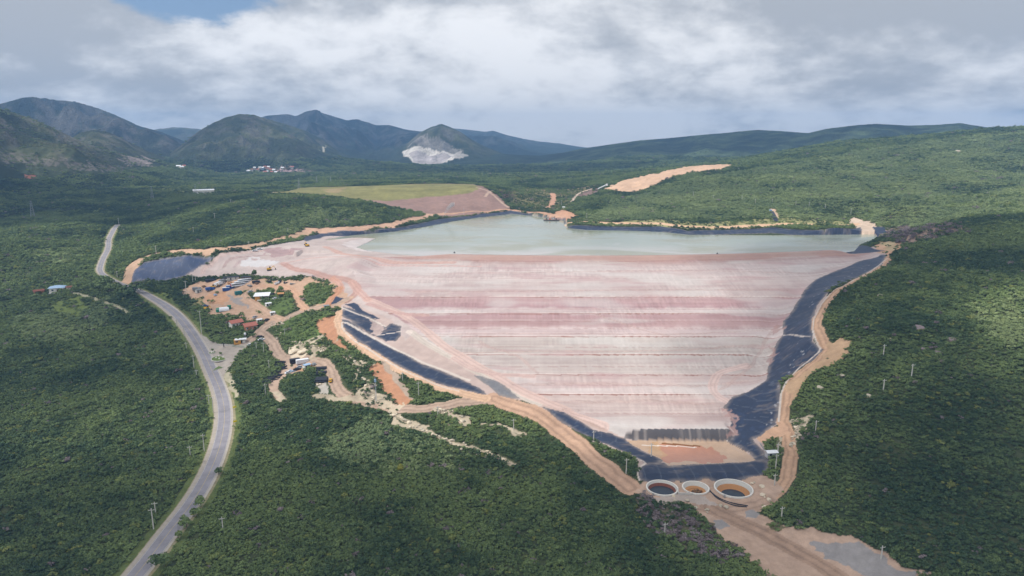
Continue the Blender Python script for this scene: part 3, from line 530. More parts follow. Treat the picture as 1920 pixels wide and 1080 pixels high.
# --- black liners, each a thing of its own
LINERS = [
    ("long black plastic liner strip below the left edge of the pale dam, near the yards", [(640, 598), (643, 613), (665, 634), (690, 651), (740, 682), (800, 710), (860, 729), (913, 742), (900, 729), (868, 712), (830, 697), (790, 681), (752, 660), (720, 645), (700, 632), (670, 612)]),
    ("blue-black liner panel with pink mud spilled on it, uphill of the long left strip", [(640, 592), (645, 574), (662, 580), (690, 592), (712, 604), (724, 614), (702, 630), (690, 624), (665, 608)]),
    ("dark triangular liner patch with a pale rope across it at the dam's left edge", [(704, 630), (733, 606), (753, 612), (751, 628), (742, 640), (722, 640)]),
    ("thin upper liner sliver running down from the haul road crossing at the dam's left edge", [(648, 570), (665, 568), (690, 588), (712, 598), (700, 598), (672, 585)]),
    ("small grey rippled liner apron beside the dirt track at mid left of the dam", [(886, 704), (906, 706), (930, 714), (950, 726), (976, 748), (955, 746), (935, 740), (912, 722)]),
    ("lower left black liner channel curving down to the orange toe pond", [(1015, 762), (1035, 767), (1062, 775), (1090, 790), (1115, 806), (1150, 814), (1172, 822), (1203, 845), (1243, 862), (1236, 870), (1210, 869), (1192, 858), (1150, 838), (1110, 824), (1080, 808), (1045, 785)]),
    ("black liner across the bottom of the toe pond, just above three round tanks", [(1196, 882), (1203, 873), (1215, 869), (1245, 866), (1252, 874), (1330, 869), (1417, 862), (1441, 866), (1442, 878), (1433, 891), (1330, 896), (1199, 900)]),
    ("broad black liner down the whole right bank of the pale dam", [(1663, 478), (1655, 495), (1600, 523), (1556, 544), (1532, 574), (1521, 600), (1526, 640), (1543, 656), (1528, 672), (1463, 716), (1460, 770), (1456, 795), (1428, 818), (1412, 823), (1425, 838), (1442, 860), (1441, 866), (1417, 862), (1405, 850), (1390, 840), (1366, 828), (1380, 815), (1368, 800), (1370, 781), (1358, 764), (1371, 745), (1436, 713), (1441, 690), (1450, 660), (1469, 625), (1467, 603), (1490, 578), (1505, 550), (1530, 523), (1580, 503), (1610, 490), (1652, 477)]),
    ("black liner along the far right shore of the lake under the wooded peninsula", [(1056, 424), (1100, 423), (1240, 424), (1290, 433), (1450, 426), (1545, 431), (1590, 429), (1614, 427), (1616, 434), (1600, 441), (1450, 443), (1290, 443), (1250, 438), (1200, 435), (1100, 433), (1058, 428)]),
    ("small dark liner wedge at the lake's right corner beside the dam crest", [(1582, 475), (1600, 466), (1616, 460), (1640, 467), (1662, 470), (1630, 474), (1600, 476)]),
    ("black liner along the far left shore of the lake below the orange bank", [(566, 445), (600, 437.5), (700, 432), (762, 424), (822, 411), (900, 401), (958, 394), (985, 401), (1060, 408), (1062, 416), (1000, 407), (960, 405), (900, 412), (850, 420), (800, 429), (740, 438), (660, 443), (612, 453), (572, 454)]),
    ("dark blue liner slope of the side pond at the far left of the pale ground", [(243, 526), (252, 507), (270, 492), (300, 486), (404, 479), (396, 487), (376, 500), (346, 518), (318, 525), (300, 528)]),
    ("tiny liner scrap beside the haul road at the top of the left yards", [(618, 572), (630, 556), (644, 560), (628, 570)]),
    ("short pale-streaked liner piece on the bare ground at the lake's far right end", [(1635, 424), (1660, 428), (1662, 436), (1645, 440), (1640, 432)]),
]
LIN0 = 20
for k, (lb, pts) in enumerate(LINERS):
    m = poly(pts, lin(48, 64, 96) if k == 11 else BLACK if k != 4 else lin(118, 118, 122), .07, LIN0 + k, 0, .45)
    if k in (7, 6, 5, 0, 11):
        fold = fbm(GX[m] / 2.5, GY[m] / 2.5, 150 + k, 3); C[m] *= (1 + (sstep(.6, .8, fold) * .35))[:, None]
for k, (lb, pts) in enumerate(LINERS):
    if k in (3, 9, 12, 13): continue
    m = LAB == LIN0 + k; Pb = W(pts); d, s = linedist(np.concatenate([Pb, Pb[:1]]), GX, GY, 30)
    seam = (np.abs((s[m] + fbm(GX[m] / 6, GY[m] / 6, 160 + k, 2) * 3) % 7.5 - .5) < .28) & (d[m] < 24) if k != 6 else np.abs(GX[m] % 7.5 - .5) < .25
    cm = C[m]; cm[seam] = cm[seam] * .6 + lin(104, 112, 126) * .4
    dust = (1 - sstep(.2, 2.6, d[m])) * fbm(GX[m] / 3, GY[m] / 3, 170 + k, 3) * .9 + sstep(.62, .8, fbm(GX[m] / 7, GY[m] / 2.5, 180 + k, 4)) * .3
    C[m] = mixc(cm, lin(150, 138, 130), np.clip(dust, 0, .8))
def scuff(pts, col, rough=2, f=.8): poly(pts, lin(*col), .2, None, 0, rough, f)
scuff([(694, 600), (712, 604), (724, 616), (704, 628), (700, 616)], (186, 164, 156), 2.5, .85); scuff([(1500, 668), (1525, 655), (1520, 664), (1480, 690), (1470, 700)], (92, 86, 92), 3, .6); scuff([(1480, 690), (1500, 680), (1490, 690)], (150, 132, 122), 3, .7)
for pts in ([(1362, 765), (1375, 785), (1372, 800), (1384, 818), (1368, 828), (1362, 800)], [(1455, 608), (1468, 605), (1470, 620), (1460, 628), (1448, 618)], [(1446, 650), (1456, 652), (1450, 680), (1440, 686)]): scuff(pts, (166, 134, 128), 3, .7)
for pts, w in [([(642, 604), (668, 615), (700, 633), (735, 652), (780, 674), (840, 697), (880, 713)], 1.8), ([(640, 606), (643, 619), (690, 655), (740, 686), (800, 714), (860, 733)], .9), ([(707, 629), (752, 621)], .8), ([(641, 576), (672, 590), (705, 603), (722, 612)], 1.2), ([(1468, 628), (1490, 630), (1518, 631)], .7),
               ([(1199, 901), (1195, 888), (1200, 874), (1214, 868), (1190, 858), (1150, 841), (1110, 827)], .9), ([(1664, 484), (1602, 526), (1560, 546), (1534, 577), (1523, 602), (1528, 640), (1545, 656), (1464, 718), (1461, 790)], .9)]:
    line(pts, w, lin(206, 194, 184), .08, None, 0, .3)
for k in range(60):   # ballast bags and scraps lying on the right liner, as pale flecks
    t = rng.random(); a = np.array([1655, 492]) if t > .5 else np.array([1530, 650]); b = np.array([1535, 580]) if t > .5 else np.array([1462, 800])
    p = a + (b - a) * rng.random() + rng.normal(0, 5, 2) + np.array([-24, 0]); q = place(*p)
    m = (np.hypot(GX - q[0], (GY - q[1]) * .7) < .45) & (LAB == LIN0 + 7); C[m] = lin(160, 160, 165)

# --- lake bed and shore height
LAKE_PX = [(612, 451), (660, 446), (705, 447), (690, 455), (668, 464), (690, 473), (740, 481), (850, 487), (1000, 488), (1250, 484), (1500, 478), (1600, 474), (1612, 462), (1650, 448), (1640, 439), (1600, 439.5), (1450, 441), (1290, 440), (1250, 435), (1200, 433), (1100, 431), (1063, 427), (1063, 414), (1000, 404), (960, 401.5), (900, 407.5), (850, 415), (800, 425), (740, 434), (660, 441), (612, 449)]
LAKE = np.array([at_z(px, py, WATER_Z)[:2] for px, py in LAKE_PX])
ml = inside(LAKE, GX, GY) & ~(mc & (YD < 572)); dl, _ = linedist(np.concatenate([LAKE, LAKE[:1]]), GX, GY, 80)
Z = np.where(ml, np.minimum(Z, WATER_Z - np.minimum(.12 * dl + .05, 6)), Z)
near_lake = (~ml) & (dl < 60) & ~((YD < 574) & (GX > -190)) & (RR < 1400)
Z = np.where(near_lake, np.maximum(Z, WATER_Z + np.minimum(.16 * dl + .03, 2.2)), Z)
VEG[dl < 7] = 0; VEG[inside(W([(600, 440), (860, 435), (900, 495), (600, 500)]), GX, GY)] = 0
C[ml & (LAB == 0)] = lin(190, 180, 165); LAB[ml & (LAB == 0)] = TAIL; VEG[ml] = 0

# --- asphalt road: level the ground to its line
ROAD_PX = [(190, 1160), (228, 1110), (278, 1050), (316, 1000), (356, 950), (387, 900), (409, 850), (421, 800), (421, 760), (411, 725), (397, 695), (383, 662), (361, 625), (334, 592), (307, 570), (287, 559), (268, 548), (240, 538), (210, 525), (187, 513), (188, 498), (195, 482), (204, 465), (203, 450), (212, 433), (221, 421)]
RP = smooth_line(W(ROAD_PX), 3); seg = np.r_[0, np.cumsum(np.linalg.norm(np.diff(RP, axis=0), axis=1))]
RS = np.arange(0, seg[-1], 2.0); RP = np.stack([np.interp(RS, seg, RP[:, k]) for k in (0, 1)], 1)
RZ = bil(Z0, RP[:, 0], RP[:, 1]); kk = np.ones(31) / 31; RZ = np.convolve(np.pad(RZ, 15, 'edge'), kk, 'valid')
rd, rs = linedist(RP, GX, GY, 16)
wr = 1 - sstep(5.2, 12, rd); Z = Z * (1 - wr) + np.interp(rs, RS, RZ) * wr
fr_ = 1 - .35 * sstep(500, 560, GY); m = rd < 8.6 * fr_; paint(m & (LAB == 0), lin(96, 108, 62), .2, None, .02); m = (rd < 5.6 * fr_) & (LAB == 0); paint(m, lin(150, 142, 112), .12, None, 0)
# junction apron
poly([(384, 640), (398, 650), (408, 646), (452, 646), (470, 640), (452, 662), (436, 680), (425, 695), (420, 712), (410, 700), (398, 680)], lin(172, 162, 152), .08, DIRT, 0, .8)
poly([(366, 622), (380, 626), (394, 638), (408, 647), (400, 660), (392, 662)], lin(170, 162, 154), .08, DIRT, 0, .8)
poly([(421, 700), (434, 695), (440, 720), (447, 742), (440, 745), (428, 722)], lin(176, 168, 144), .12, DIRT, .03, 1)

# --- round tanks: level pads and pits
def sz(px, py, dpx):
    q = place(px, py); return dpx / FOC * (q[1] * cp - (bil(Z0, *q) - CAM_H) * sp)
TANKS = []
for px, py, rx in [(1241.5, 914, 31), (1304.5, 912, 26), (1375.5, 913, 37)]:
    q = place(px, py); r = sz(px, py, rx) * .95; TANKS.append((q, r))
    d = np.hypot(GX - q[0], GY - q[1]); Z = np.where(d < r * 1.6, Z * sstep(r, r * 1.6, d) + -.2 * (1 - sstep(r, r * 1.6, d)), Z); Z = np.where(d < r - .5, -6.0, Z); VEG[d < r * 1.3] = 0
# small relief of the open ground
soft = (LAB == 0) & (RR < 1450) & (rd > 8)
Z = Z + np.where(soft, (fbm(GX / 16, GY / 16, 51, 3) - .5) * 1.6, 0) + np.where((LAB == DIRT) & (RR < 1450) & (rd > 8), (fbm(GX / 3, GY / 3, 52, 3) - .5) * .35, 0) + np.where(LAB == HEAP, (fbm(GX / 22, GY / 22, 53, 4, True) - .3) * 7, 0)
Z = np.where(ml, np.minimum(Z, WATER_Z - .04), Z)
C = np.clip(C, .004, .9) * ALB
def ground_z(x, y): return float(bil(Z, x, y))

# ---------------------------------------------------------------- materials
def new_mat(name):
    m = bpy.data.materials.new(name); m.use_nodes = True; return m, NT(m.node_tree)
def ground_mat(name, rough=.95, s1=.35, s2=3.0, amp=.22, bump=.5, bumpd=.4, spec=.2):
    m, t = new_mat(name); at = t.n('ShaderNodeAttribute', attribute_name='Col').outputs['Color']
    pos = t.n('ShaderNodeNewGeometry').outputs['Position']
    a = t.noise(pos, s1, 6, .65); b = t.noise(pos, s2, 4, .6)
    f = t.math('ADD', t.math('MULTIPLY', a, .6), t.math('MULTIPLY', b, .4))
    k = t.n('ShaderNodeMapRange', {0: f, 1: .25, 2: .75, 3: 1 - amp * 1.6, 4: 1 + amp * 1.6}).outputs[0]
    col = t.vmath('SCALE', at); col.node.inputs['Scale'].default_value = 1; t.set(col.node.inputs['Scale'], k)
    bp = t.n('ShaderNodeBump', {'Strength': bump, 'Distance': bumpd, 'Height': f})
    p = t.n('ShaderNodeBsdfPrincipled', {'Base Color': col, 'Roughness': rough, 'Specular IOR Level': spec, 'Normal': bp.outputs[0]})
    t.n('ShaderNodeOutputMaterial', {'Surface': p.outputs[0]}); return m
MG = {'ground': ground_mat('ground_cover', .95, .25, 1.6, .3, .6, .8), 'dirt': ground_mat('dirt', .95, .3, 2.2, .16, .5, .3), 'tailings': ground_mat('tailings', .95, .12, 1.4, .07, .35, .25),
      'liner': ground_mat('liner_plastic', .55, .5, 2.5, .2, .5, .3, .4), 'toe': ground_mat('wet_sediment', .22, .15, 1.0, .08, .1, .1, .4), 'mount': ground_mat('mountain_cover', .95, .02, .16, .5, 1.0, 22.0),
      'heap': ground_mat('sand', .95, .06, .5, .10, .5, .8), 'grassdam': ground_mat('dry_grass', .95, .06, .5, .16, .4, .5)}
def flat_mat(name, col, rough=.7, metal=0.0, amp=.10, scale=1.2, spec=.3):
    m, t = new_mat(name); pos = t.n('ShaderNodeTexCoord').outputs['Object']
    f = t.noise(pos, scale, 5, .65); k = t.n('ShaderNodeMapRange', {0: f, 1: .25, 2: .75, 3: 1 - amp, 4: 1 + amp}).outputs[0]
    v = t.vmath('SCALE', tuple(col)); t.set(v.node.inputs['Scale'], k)
    p = t.n('ShaderNodeBsdfPrincipled', {'Base Color': v, 'Roughness': rough, 'Metallic': metal, 'Specular IOR Level': spec})
    t.n('ShaderNodeOutputMaterial', {'Surface': p.outputs[0]}); return m

# ---------------------------------------------------------------- objects: helpers
def tag(o, label=None, cat=None, group=None, kind=None):
    if label: o['label'] = label
    if cat: o['category'] = cat
    if group: o['group'] = group
    if kind: o['kind'] = kind
    return o
def np_mesh(name, co, quads, col=None, smooth=True):
    me = bpy.data.meshes.new(name); nv, nf = len(co), len(quads)
    me.vertices.add(nv); me.vertices.foreach_set('co', np.ascontiguousarray(co, np.float32).ravel())
    k = quads.shape[1]; me.loops.add(nf * k); me.loops.foreach_set('vertex_index', np.ascontiguousarray(quads, np.int32).ravel())
    me.polygons.add(nf); me.polygons.foreach_set('loop_start', np.arange(0, nf * k, k, dtype=np.int32))
    try: me.polygons.foreach_set('loop_total', np.full(nf, k, np.int32))
    except Exception: pass
    me.update(calc_edges=True)
    if smooth: me.polygons.foreach_set('use_smooth', np.ones(nf, bool))
    if col is not None:
        a = me.attributes.new('Col', 'FLOAT_COLOR', 'POINT'); a.data.foreach_set('color', np.c_[col, np.ones(nv)].astype(np.float32).ravel())
    return me
def link(name, me, mat, parent=None):
    o = bpy.data.objects.new(name, me); COL.objects.link(o)
    if mat: me.materials.append(mat)
    if parent: o.parent = parent
    return o
IDX = np.arange(NR * NA).reshape(NR, NA)
QUADS = np.stack([IDX[:-1, :-1], IDX[:-1, 1:], IDX[1:, 1:], IDX[1:, :-1]], -1).reshape(-1, 4)
QLAB = LAB[:-1, :-1].reshape(-1); QR = RR[:-1, :-1].reshape(-1)
VCO = np.stack([GX, GY, Z], -1).reshape(-1, 3); VCOL = C.reshape(-1, 3)
def piece(name, mask, mat):
    q = QUADS[mask]
    if not len(q): return None
    u, inv = np.unique(q.ravel(), return_inverse=True)
    return link(name, np_mesh(name, VCO[u], inv.reshape(-1, 4), VCOL[u]), mat)
tag(piece('ground', QLAB == 0, MG['ground']), kind='structure')
tag(piece('dirt_tracks', QLAB == DIRT, MG['dirt']), kind='structure')
tag(piece('mountains', QLAB == MOUNT, MG['mount']), kind='structure')
tag(piece('tailings_dam', QLAB == TAIL, MG['tailings']), 'huge pale pink terraced dam face of tailings below the grey-green lake', 'tailings dam')
tag(piece('settling_pond', QLAB == TOE, MG['toe']), 'orange mud pond at the foot of the pale terraced dam', 'settling pond')
tag(piece('grassed_dam', QLAB == GRASSDAM, MG['grassdam']), 'old dam with grassy green top and bare brown slope beyond the lake', 'dam')
tag(piece('sand_heap', QLAB == HEAP, MG['heap']), 'long peach-coloured heap of bare sand on the wooded hill beyond the lake', 'sand heap')
for k, (lb, _p) in enumerate(LINERS):
    o = piece('pond_liner', QLAB == LIN0 + k, MG['liner'])
    if o: tag(o, lb, 'liner', 'black plastic liners round the dam and lake')
# water
def water_mat():
    m, t = new_mat('lake_water'); pos = t.n('ShaderNodeNewGeometry').outputs['Position']
    sx = t.n('ShaderNodeSeparateXYZ', {0: pos}); y = sx.outputs[1]; x = sx.outputs[0]
    pv = t.vmath('MULTIPLY', pos, (.006, .012, 0)); n = t.noise(pv, 1.6, 5, .55, .6)
    shore = t.ramp(t.math('ADD', y, t.math('MULTIPLY', n, 90.0)), 585, 720)
    base = t.mix(shore, tuple(lin(196, 184, 180)) + (1,), tuple(lin(144, 152, 138)) + (1,))
    base = t.mix(t.math('MULTIPLY', t.ramp(n, .44, .62), .8), base, tuple(lin(140, 138, 108)) + (1,))
    base = t.mix(t.math('MULTIPLY', t.ramp(t.noise(pv, 4.0, 6, .6, 1.0), .5, .7), .3), base, tuple(lin(176, 176, 172)) + (1,))
    w1 = t.noise(pos, .8, 3, .6)
    bp = t.n('ShaderNodeBump', {'Strength': .12, 'Distance': .1, 'Height': w1})
    p = t.n('ShaderNodeBsdfPrincipled', {'Base Color': base, 'Roughness': .13, 'IOR': 1.33, 'Specular IOR Level': .5, 'Normal': bp.outputs[0]})
    t.n('ShaderNodeOutputMaterial', {'Surface': p.outputs[0]}); return m
def flat_poly(name, P, z, mat, parent=None):
    me = bpy.data.meshes.new(name); me.from_pydata([(p[0], p[1], z) for p in P], [], [list(range(len(P)))]); me.update()
    if me.polygons[0].normal.z < 0: me.flip_normals()
    return link(name, me, mat, parent)
cen = LAKE.mean(0)
near_x = np.linspace(-60, 285, 20); wb = [(x, 569 + 20 * ((x - 60) / 180) ** 2) for x in near_x]
wp = [at_z(px, py, WATER_Z)[:2] for px, py in [(1625, 468), (1660, 447), (1650, 436), (1600, 436), (1450, 437), (1290, 436.5), (1245, 430.5), (1200, 429), (1100, 428), (1058, 424), (1058, 416), (1064, 411), (1000, 401), (960, 398.5), (900, 404), (850, 411), (800, 421), (740, 430.5), (660, 438.5), (600, 446), (600, 456), (660, 470), (690, 478), (730, 483)]]
tag(flat_poly('lake_water', wb + wp, WATER_Z, water_mat()), kind='structure')

# asphalt road as a crowned ribbon with gravel shoulders and painted lines
tang = np.gradient(RP, axis=0); tang /= np.linalg.norm(tang, axis=1)[:, None]; nrm = np.stack([tang[:, 1], -tang[:, 0]], 1)   # to the right of travel
WF = 1 - .42 * sstep(500, 560, RP[:, 1])
def ribbon(name, offs, mat, z=.10, keep=None, col=None):
    offs = np.asarray(offs, float); n, k = len(RP), len(offs)
    co = np.zeros((n, k, 3)); co[..., :2] = RP[:, None] + nrm[:, None] * offs[None, :, None] * WF[:, None, None]; co[..., 2] = RZ[:, None] + z - np.abs(offs) * .012
    ii = np.arange(n * k).reshape(n, k); q = np.stack([ii[:-1, :-1], ii[:-1, 1:], ii[1:, 1:], ii[1:, :-1]], -1)
    if keep is not None: q = q[keep[:-1]]
    return tag(link(name, np_mesh(name, co.reshape(-1, 3), q.reshape(-1, 4), None), mat), kind='structure')
ribbon('road', [-3.3, -1.6, 0, 1.6, 3.3], flat_mat('asphalt', lin(134, 131, 137), .85, 0, .24, .16), .16)
ribbon('road_shoulder', [-5.2, -4.2, -3.3], flat_mat('shoulder_gravel', lin(160, 151, 140), .95, 0, .16, .5), .12)
ribbon('road_shoulder', [3.3, 4.4], flat_mat('shoulder_sand', lin(170, 162, 152), .95, 0, .14, .5), .12)
white, yellow = flat_mat('road_paint_white', lin(196, 194, 190), .8), flat_mat('road_paint_yellow', lin(190, 170, 110), .8)
ribbon('road_marking', [3.02, 3.12], white, .167); ribbon('road_marking', [-3.12, -3.02], white, .167)
ribbon('road_marking', [-.06, .06], yellow, .167)
# ---------------------------------------------------------------- vegetation
def leaf_mat(name, c0, c1):
    m, t = new_mat(name); pos = t.n('ShaderNodeNewGeometry').outputs['Position']
    rnd = t.n('ShaderNodeObjectInfo').outputs['Random']
    tint = t.n('ShaderNodeAttribute', attribute_name='tint', attribute_type='INSTANCER').outputs['Fac']
    big = t.ramp(t.noise(pos, .014, 4, .6), .36, .64); fine = t.noise(pos, .12, 3, .6)
    f = t.math('ADD', t.math('MULTIPLY', rnd, .30), t.math('ADD', t.math('MULTIPLY', big, .55), t.math('MULTIPLY', fine, .25)), True)
    c = t.mix(t.ramp(f, .1, .95), tuple(c0) + (1,), tuple(c1) + (1,))
    c = t.mix(t.math('MULTIPLY', t.ramp(rnd, .95, 1.0), .6), c, tuple(lin(138, 138, 70)) + (1,))
    dead = t.mix(rnd, tuple(lin(108, 98, 100)) + (1,), tuple(lin(144, 132, 132)) + (1,))
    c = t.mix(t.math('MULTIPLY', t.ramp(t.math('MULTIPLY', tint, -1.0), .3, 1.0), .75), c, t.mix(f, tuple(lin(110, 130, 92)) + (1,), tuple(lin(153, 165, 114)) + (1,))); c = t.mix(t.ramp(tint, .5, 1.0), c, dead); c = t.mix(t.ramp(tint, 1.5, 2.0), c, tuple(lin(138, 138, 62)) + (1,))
    p = t.n('ShaderNodeBsdfPrincipled', {'Base Color': c, 'Roughness': .75, 'Specular IOR Level': .15})
    t.n('ShaderNodeOutputMaterial', {'Surface': p.outputs[0]}); return m
LEAF = leaf_mat('scrub_leaves', lin(57, 78, 55), lin(118, 135, 84)); BARK = flat_mat('bark', lin(96, 84, 74), .95)
def crown_mesh(name, n, seed, lobes=4, size=.42, flat=1.0, spread=.38):
    r = np.random.default_rng(seed); L = r.normal(0, spread, (lobes, 3)); L[:, 2] = np.abs(L[:, 2]) * .7 + .55; rad = r.uniform(.28, .7, lobes)
    k = r.integers(0, lobes, n); d = r.normal(0, 1, (n, 3)); d /= np.linalg.norm(d, axis=1)[:, None]; d[:, 2] = np.where(d[:, 2] < -.3, -d[:, 2], d[:, 2])
    c = L[k] + d * (rad[k] * r.uniform(.72, 1.06, n))[:, None]; c[:, 2] = np.maximum(c[:, 2] * flat, .06)
    nn = d + r.normal(0, .45, (n, 3)); nn /= np.linalg.norm(nn, axis=1)[:, None]
    u = np.cross(nn, r.normal(0, 1, (n, 3))); u /= np.linalg.norm(u, axis=1)[:, None]; v = np.cross(nn, u)
    s = (size * r.uniform(.5, 1.1, n))[:, None]; u, v = u * s, v * s * .8
    co = np.stack([c - u * .5 - v * .4, c + u * .55 - v * .5, c + u * .5 + v * .5, c - u * .6 + v * .45], 1).reshape(-1, 3)
    return np_mesh(name, co, np.arange(4 * n).reshape(n, 4), None, False)
def trunk_mesh(seed, h=.9):
    b = MB(); r = random.Random(seed)
    b.tube((0, 0, -.25), (r.uniform(-.06, .06), r.uniform(-.06, .06), h * .5), .07, 5, .05)
    for k in range(3):
        a = k * 2.1 + r.random(); b.tube((0, 0, h * .4), (.4 * math.cos(a), .4 * math.sin(a), h), .045, 4, .02)
    return b
class MB:
    """collects primitive shapes into one mesh"""
    def __init__(s): s.v, s.f = [], []
    def add(s, vs, fs):
        k = len(s.v); s.v += [tuple(p) for p in vs]; s.f += [tuple(i + k for i in f) for f in fs]; return s
    def box(s, x, y, z, sx, sy, sz, yaw=0.0, taper=1.0):
        c, n = math.cos(yaw), math.sin(yaw); vs = []
        for k, t in ((0, 1.0), (1, taper)):
            for a, b in ((-1, -1), (1, -1), (1, 1), (-1, 1)):
                px, py = a * sx / 2 * t, b * sy / 2 * t; vs.append((x + px * c - py * n, y + px * n + py * c, z + k * sz))
        return s.add(vs, [(3, 2, 1, 0), (4, 5, 6, 7), (0, 1, 5, 4), (1, 2, 6, 5), (2, 3, 7, 6), (3, 0, 4, 7)])
    def tube(s, a, b, r, n=6, r2=None):
        a, b = Vector(a), Vector(b); d = (b - a).normalized(); u = d.orthogonal().normalized(); w = d.cross(u); r2 = r if r2 is None else r2
        vs = [a + (u * math.cos(k * 2 * math.pi / n) + w * math.sin(k * 2 * math.pi / n)) * r for k in range(n)] + [b + (u * math.cos(k * 2 * math.pi / n) + w * math.sin(k * 2 * math.pi / n)) * r2 for k in range(n)]
        return s.add(vs, [(k, (k + 1) % n, n + (k + 1) % n, n + k) for k in range(n)] + [tuple(range(n - 1, -1, -1)), tuple(range(n, 2 * n))])
    def lathe(s, prof, n=40, x=0, y=0):
        """profile of (radius, z) pairs swept round"""
        vs = [(x + r * math.cos(k * 2 * math.pi / n), y + r * math.sin(k * 2 * math.pi / n), z) for r, z in prof for k in range(n)]
        return s.add(vs, [(i * n + k, i * n + (k + 1) % n, (i + 1) * n + (k + 1) % n, (i + 1) * n + k) for i in range(len(prof) - 1) for k in range(n)])
    def gable(s, x, y, z, sx, sy, h, over=.5, t=.18):
        """pitched roof with its ridge along x"""
        a, b = sx / 2 + over, sy / 2 + over; vs = []
        for dz in (0, t): vs += [(x - a, y - b, z + dz), (x + a, y - b, z + dz), (x + a, y, z + h + dz), (x - a, y, z + h + dz), (x - a, y + b, z + dz), (x + a, y + b, z + dz)]
        return s.add(vs, [(3, 2, 1, 0), (4, 5, 2, 3), (6, 7, 8, 9), (9, 8, 11, 10), (0, 1, 7, 6), (5, 4, 10, 11), (1, 2, 8, 7), (2, 5, 11, 8), (3, 0, 6, 9), (4, 3, 9, 10)])
    def hip(s, x, y, z, sx, sy, h, over=.5):
        a, b, c = sx / 2 + over, sy / 2 + over, max(.2, sx / 2 - sy / 2)
        return s.add([(x - a, y - b, z), (x + a, y - b, z), (x + a, y + b, z), (x - a, y + b, z), (x - c, y, z + h), (x + c, y, z + h)], [(3, 2, 1, 0), (0, 1, 5, 4), (1, 2, 5), (2, 3, 4, 5), (3, 0, 4)])
    def mesh(s, name, smooth=False):
        me = bpy.data.meshes.new(name); me.from_pydata(s.v, [], s.f); me.update()
        if smooth: me.polygons.foreach_set('use_smooth', [True] * len(me.polygons))
        return me
    def build(s, name, mat, parent=None, smooth=False): return link(name, s.mesh(name, smooth), mat, parent)
def empty(name, x, y, z, yaw=0.0, label=None, cat=None, group=None):
    o = bpy.data.objects.new(name, None); COL.objects.link(o); o.location = (x, y, z); o.rotation_euler = (0, 0, yaw); o.empty_display_size = .5
    return tag(o, label, cat, group)
def spot(px, py): q = place(px, py, Z); return float(q[0]), float(q[1]), ground_z(q[0], q[1])
def mpp(x, y, z): return (y * cp - (z - CAM_H) * sp) / FOC          # metres across one pixel there
def facing(x, y): return math.atan2(-x, y)                            # yaw whose -Y side looks at the camera

CROWNS = [crown_mesh('crown', 170, 11 + k, 4 + k % 5, .36, .9 + .1 * (k % 3), .34 + .07 * (k % 4)) for k in range(8)]
for me in CROWNS: me.materials.append(LEAF)
TRUNKS = [trunk_mesh(k).mesh('trunk') for k in range(3)]
for me in TRUNKS: me.materials.append(BARK)
# where shrubs stand
PTS = []
r = 165.0
while r < 2500:
    s = .88 + r * .0016 if r < 1500 else 3.28 + (r - 1500) * .003
    na = int(R(86) * r / s); a = (np.arange(na) + rng.random(na) * .9) * (R(86) / na) - R(43); rr = r + (rng.random(na) - .5) * s * .95
    PTS.append(np.stack([rr * np.sin(a), rr * np.cos(a), np.full(na, s)], 1)); r += s
PTS = np.concatenate(PTS); # a taller belt that hides the dip of the road
q0, q1 = np.array(place(285, 552, Z)), np.array(place(196, 522, Z)); f = rng.random(120)[:, None]; bel = q0 + (q1 - q0) * f + np.array([-.35, -.94]) * rng.uniform(5.0, 11, (120, 1)); PTS = np.concatenate([PTS, np.c_[bel, np.full(120, 4.2)]])
x, y, s = PTS.T
z = bil(Z, x, y); px, py = pix(x, y, z); lab = near(LAB, x, y); veg = near(VEG, x, y); tin = near(TINT, x, y); ridge = near(np.where(MNT, MI, -1), x, y)
rgood = np.isin(ridge, [-1] + [i for i, q in enumerate(RID) if q[0] in ('low_front', 'near_left')])
thin = np.where(rgood, 1.0, np.where(z < 100, .8, .015)); thin = np.where((ridge == 0) & (z > 95), .10, thin)
gap = sstep(.28, .42, fbm(x / 14, y / 14, 71, 3)) * .35 + .65
ok = (np.isin(lab, (0, MOUNT)) | ((lab == DIRT) & (veg > .005))) & (px > -170) & (px < 2090) & (py < 1210) & (rng.random(len(x)) < veg * thin * gap)
x, y, z, s, px, py, tin = x[ok], y[ok], z[ok], s[ok], px[ok], py[ok], tin[ok]
rad = s * np.clip(np.exp(rng.normal(-.50, .28, len(x))), .3, 1.25) * (1.05 - .25 * sstep(500, 1200, np.hypot(x, y)))
sunlit_olive = (tin < -.5) & (rng.random(len(x)) < sstep(.25, .6, fbm(x / 40, y / 40, 75, 3)) * .6 + .4)
tintv = np.where((tin > 1.5) & (rng.random(len(x)) < .6), 1.0, np.where(rng.random(len(x)) < .010, 1.0, np.where(rng.random(len(x)) < .0, 2.0, np.where(sunlit_olive, -1.0, 0.0))))
inframe = (px > -12) & (px < 1932) & (py < 1095)
order = np.argsort(-np.where(inframe, py, -1)); single = order[:290]; rest = np.setdiff1d(np.arange(len(x)), single)
print('shrubs', len(x), 'single', len(single), 'py from', py[single].min())
# the 290 nearest: each a thing with crown and trunk
for k, i in enumerate(single):
    side_ = 'left of' if px[i] < 300 - (py[i] - 1000) * .8 else 'right of'
    if px[i] > 1380: lb, gp = 'low green scrub tree in the dense thicket nearest the bottom right, beside the dirt track', 'nearest scrub trees by the dirt track'
    else: lb, gp = f'low dark green scrub tree in the nearest rows of thicket {side_} the grey road', f'nearest scrub trees {side_} the grey road'
    t = empty('scrub_tree', x[i], y[i], z[i] - .1, rng.random() * 6.28, lb, 'tree', gp); t.scale = (rad[i], rad[i], rad[i] * rng.uniform(.85, 1.2))
    for nm, pool in (('crown', CROWNS), ('trunk', TRUNKS)):
        o = bpy.data.objects.new(nm, pool[k % len(pool)]); COL.objects.link(o); o.parent = t
        if nm == 'crown': o['tint'] = float(tintv[i])
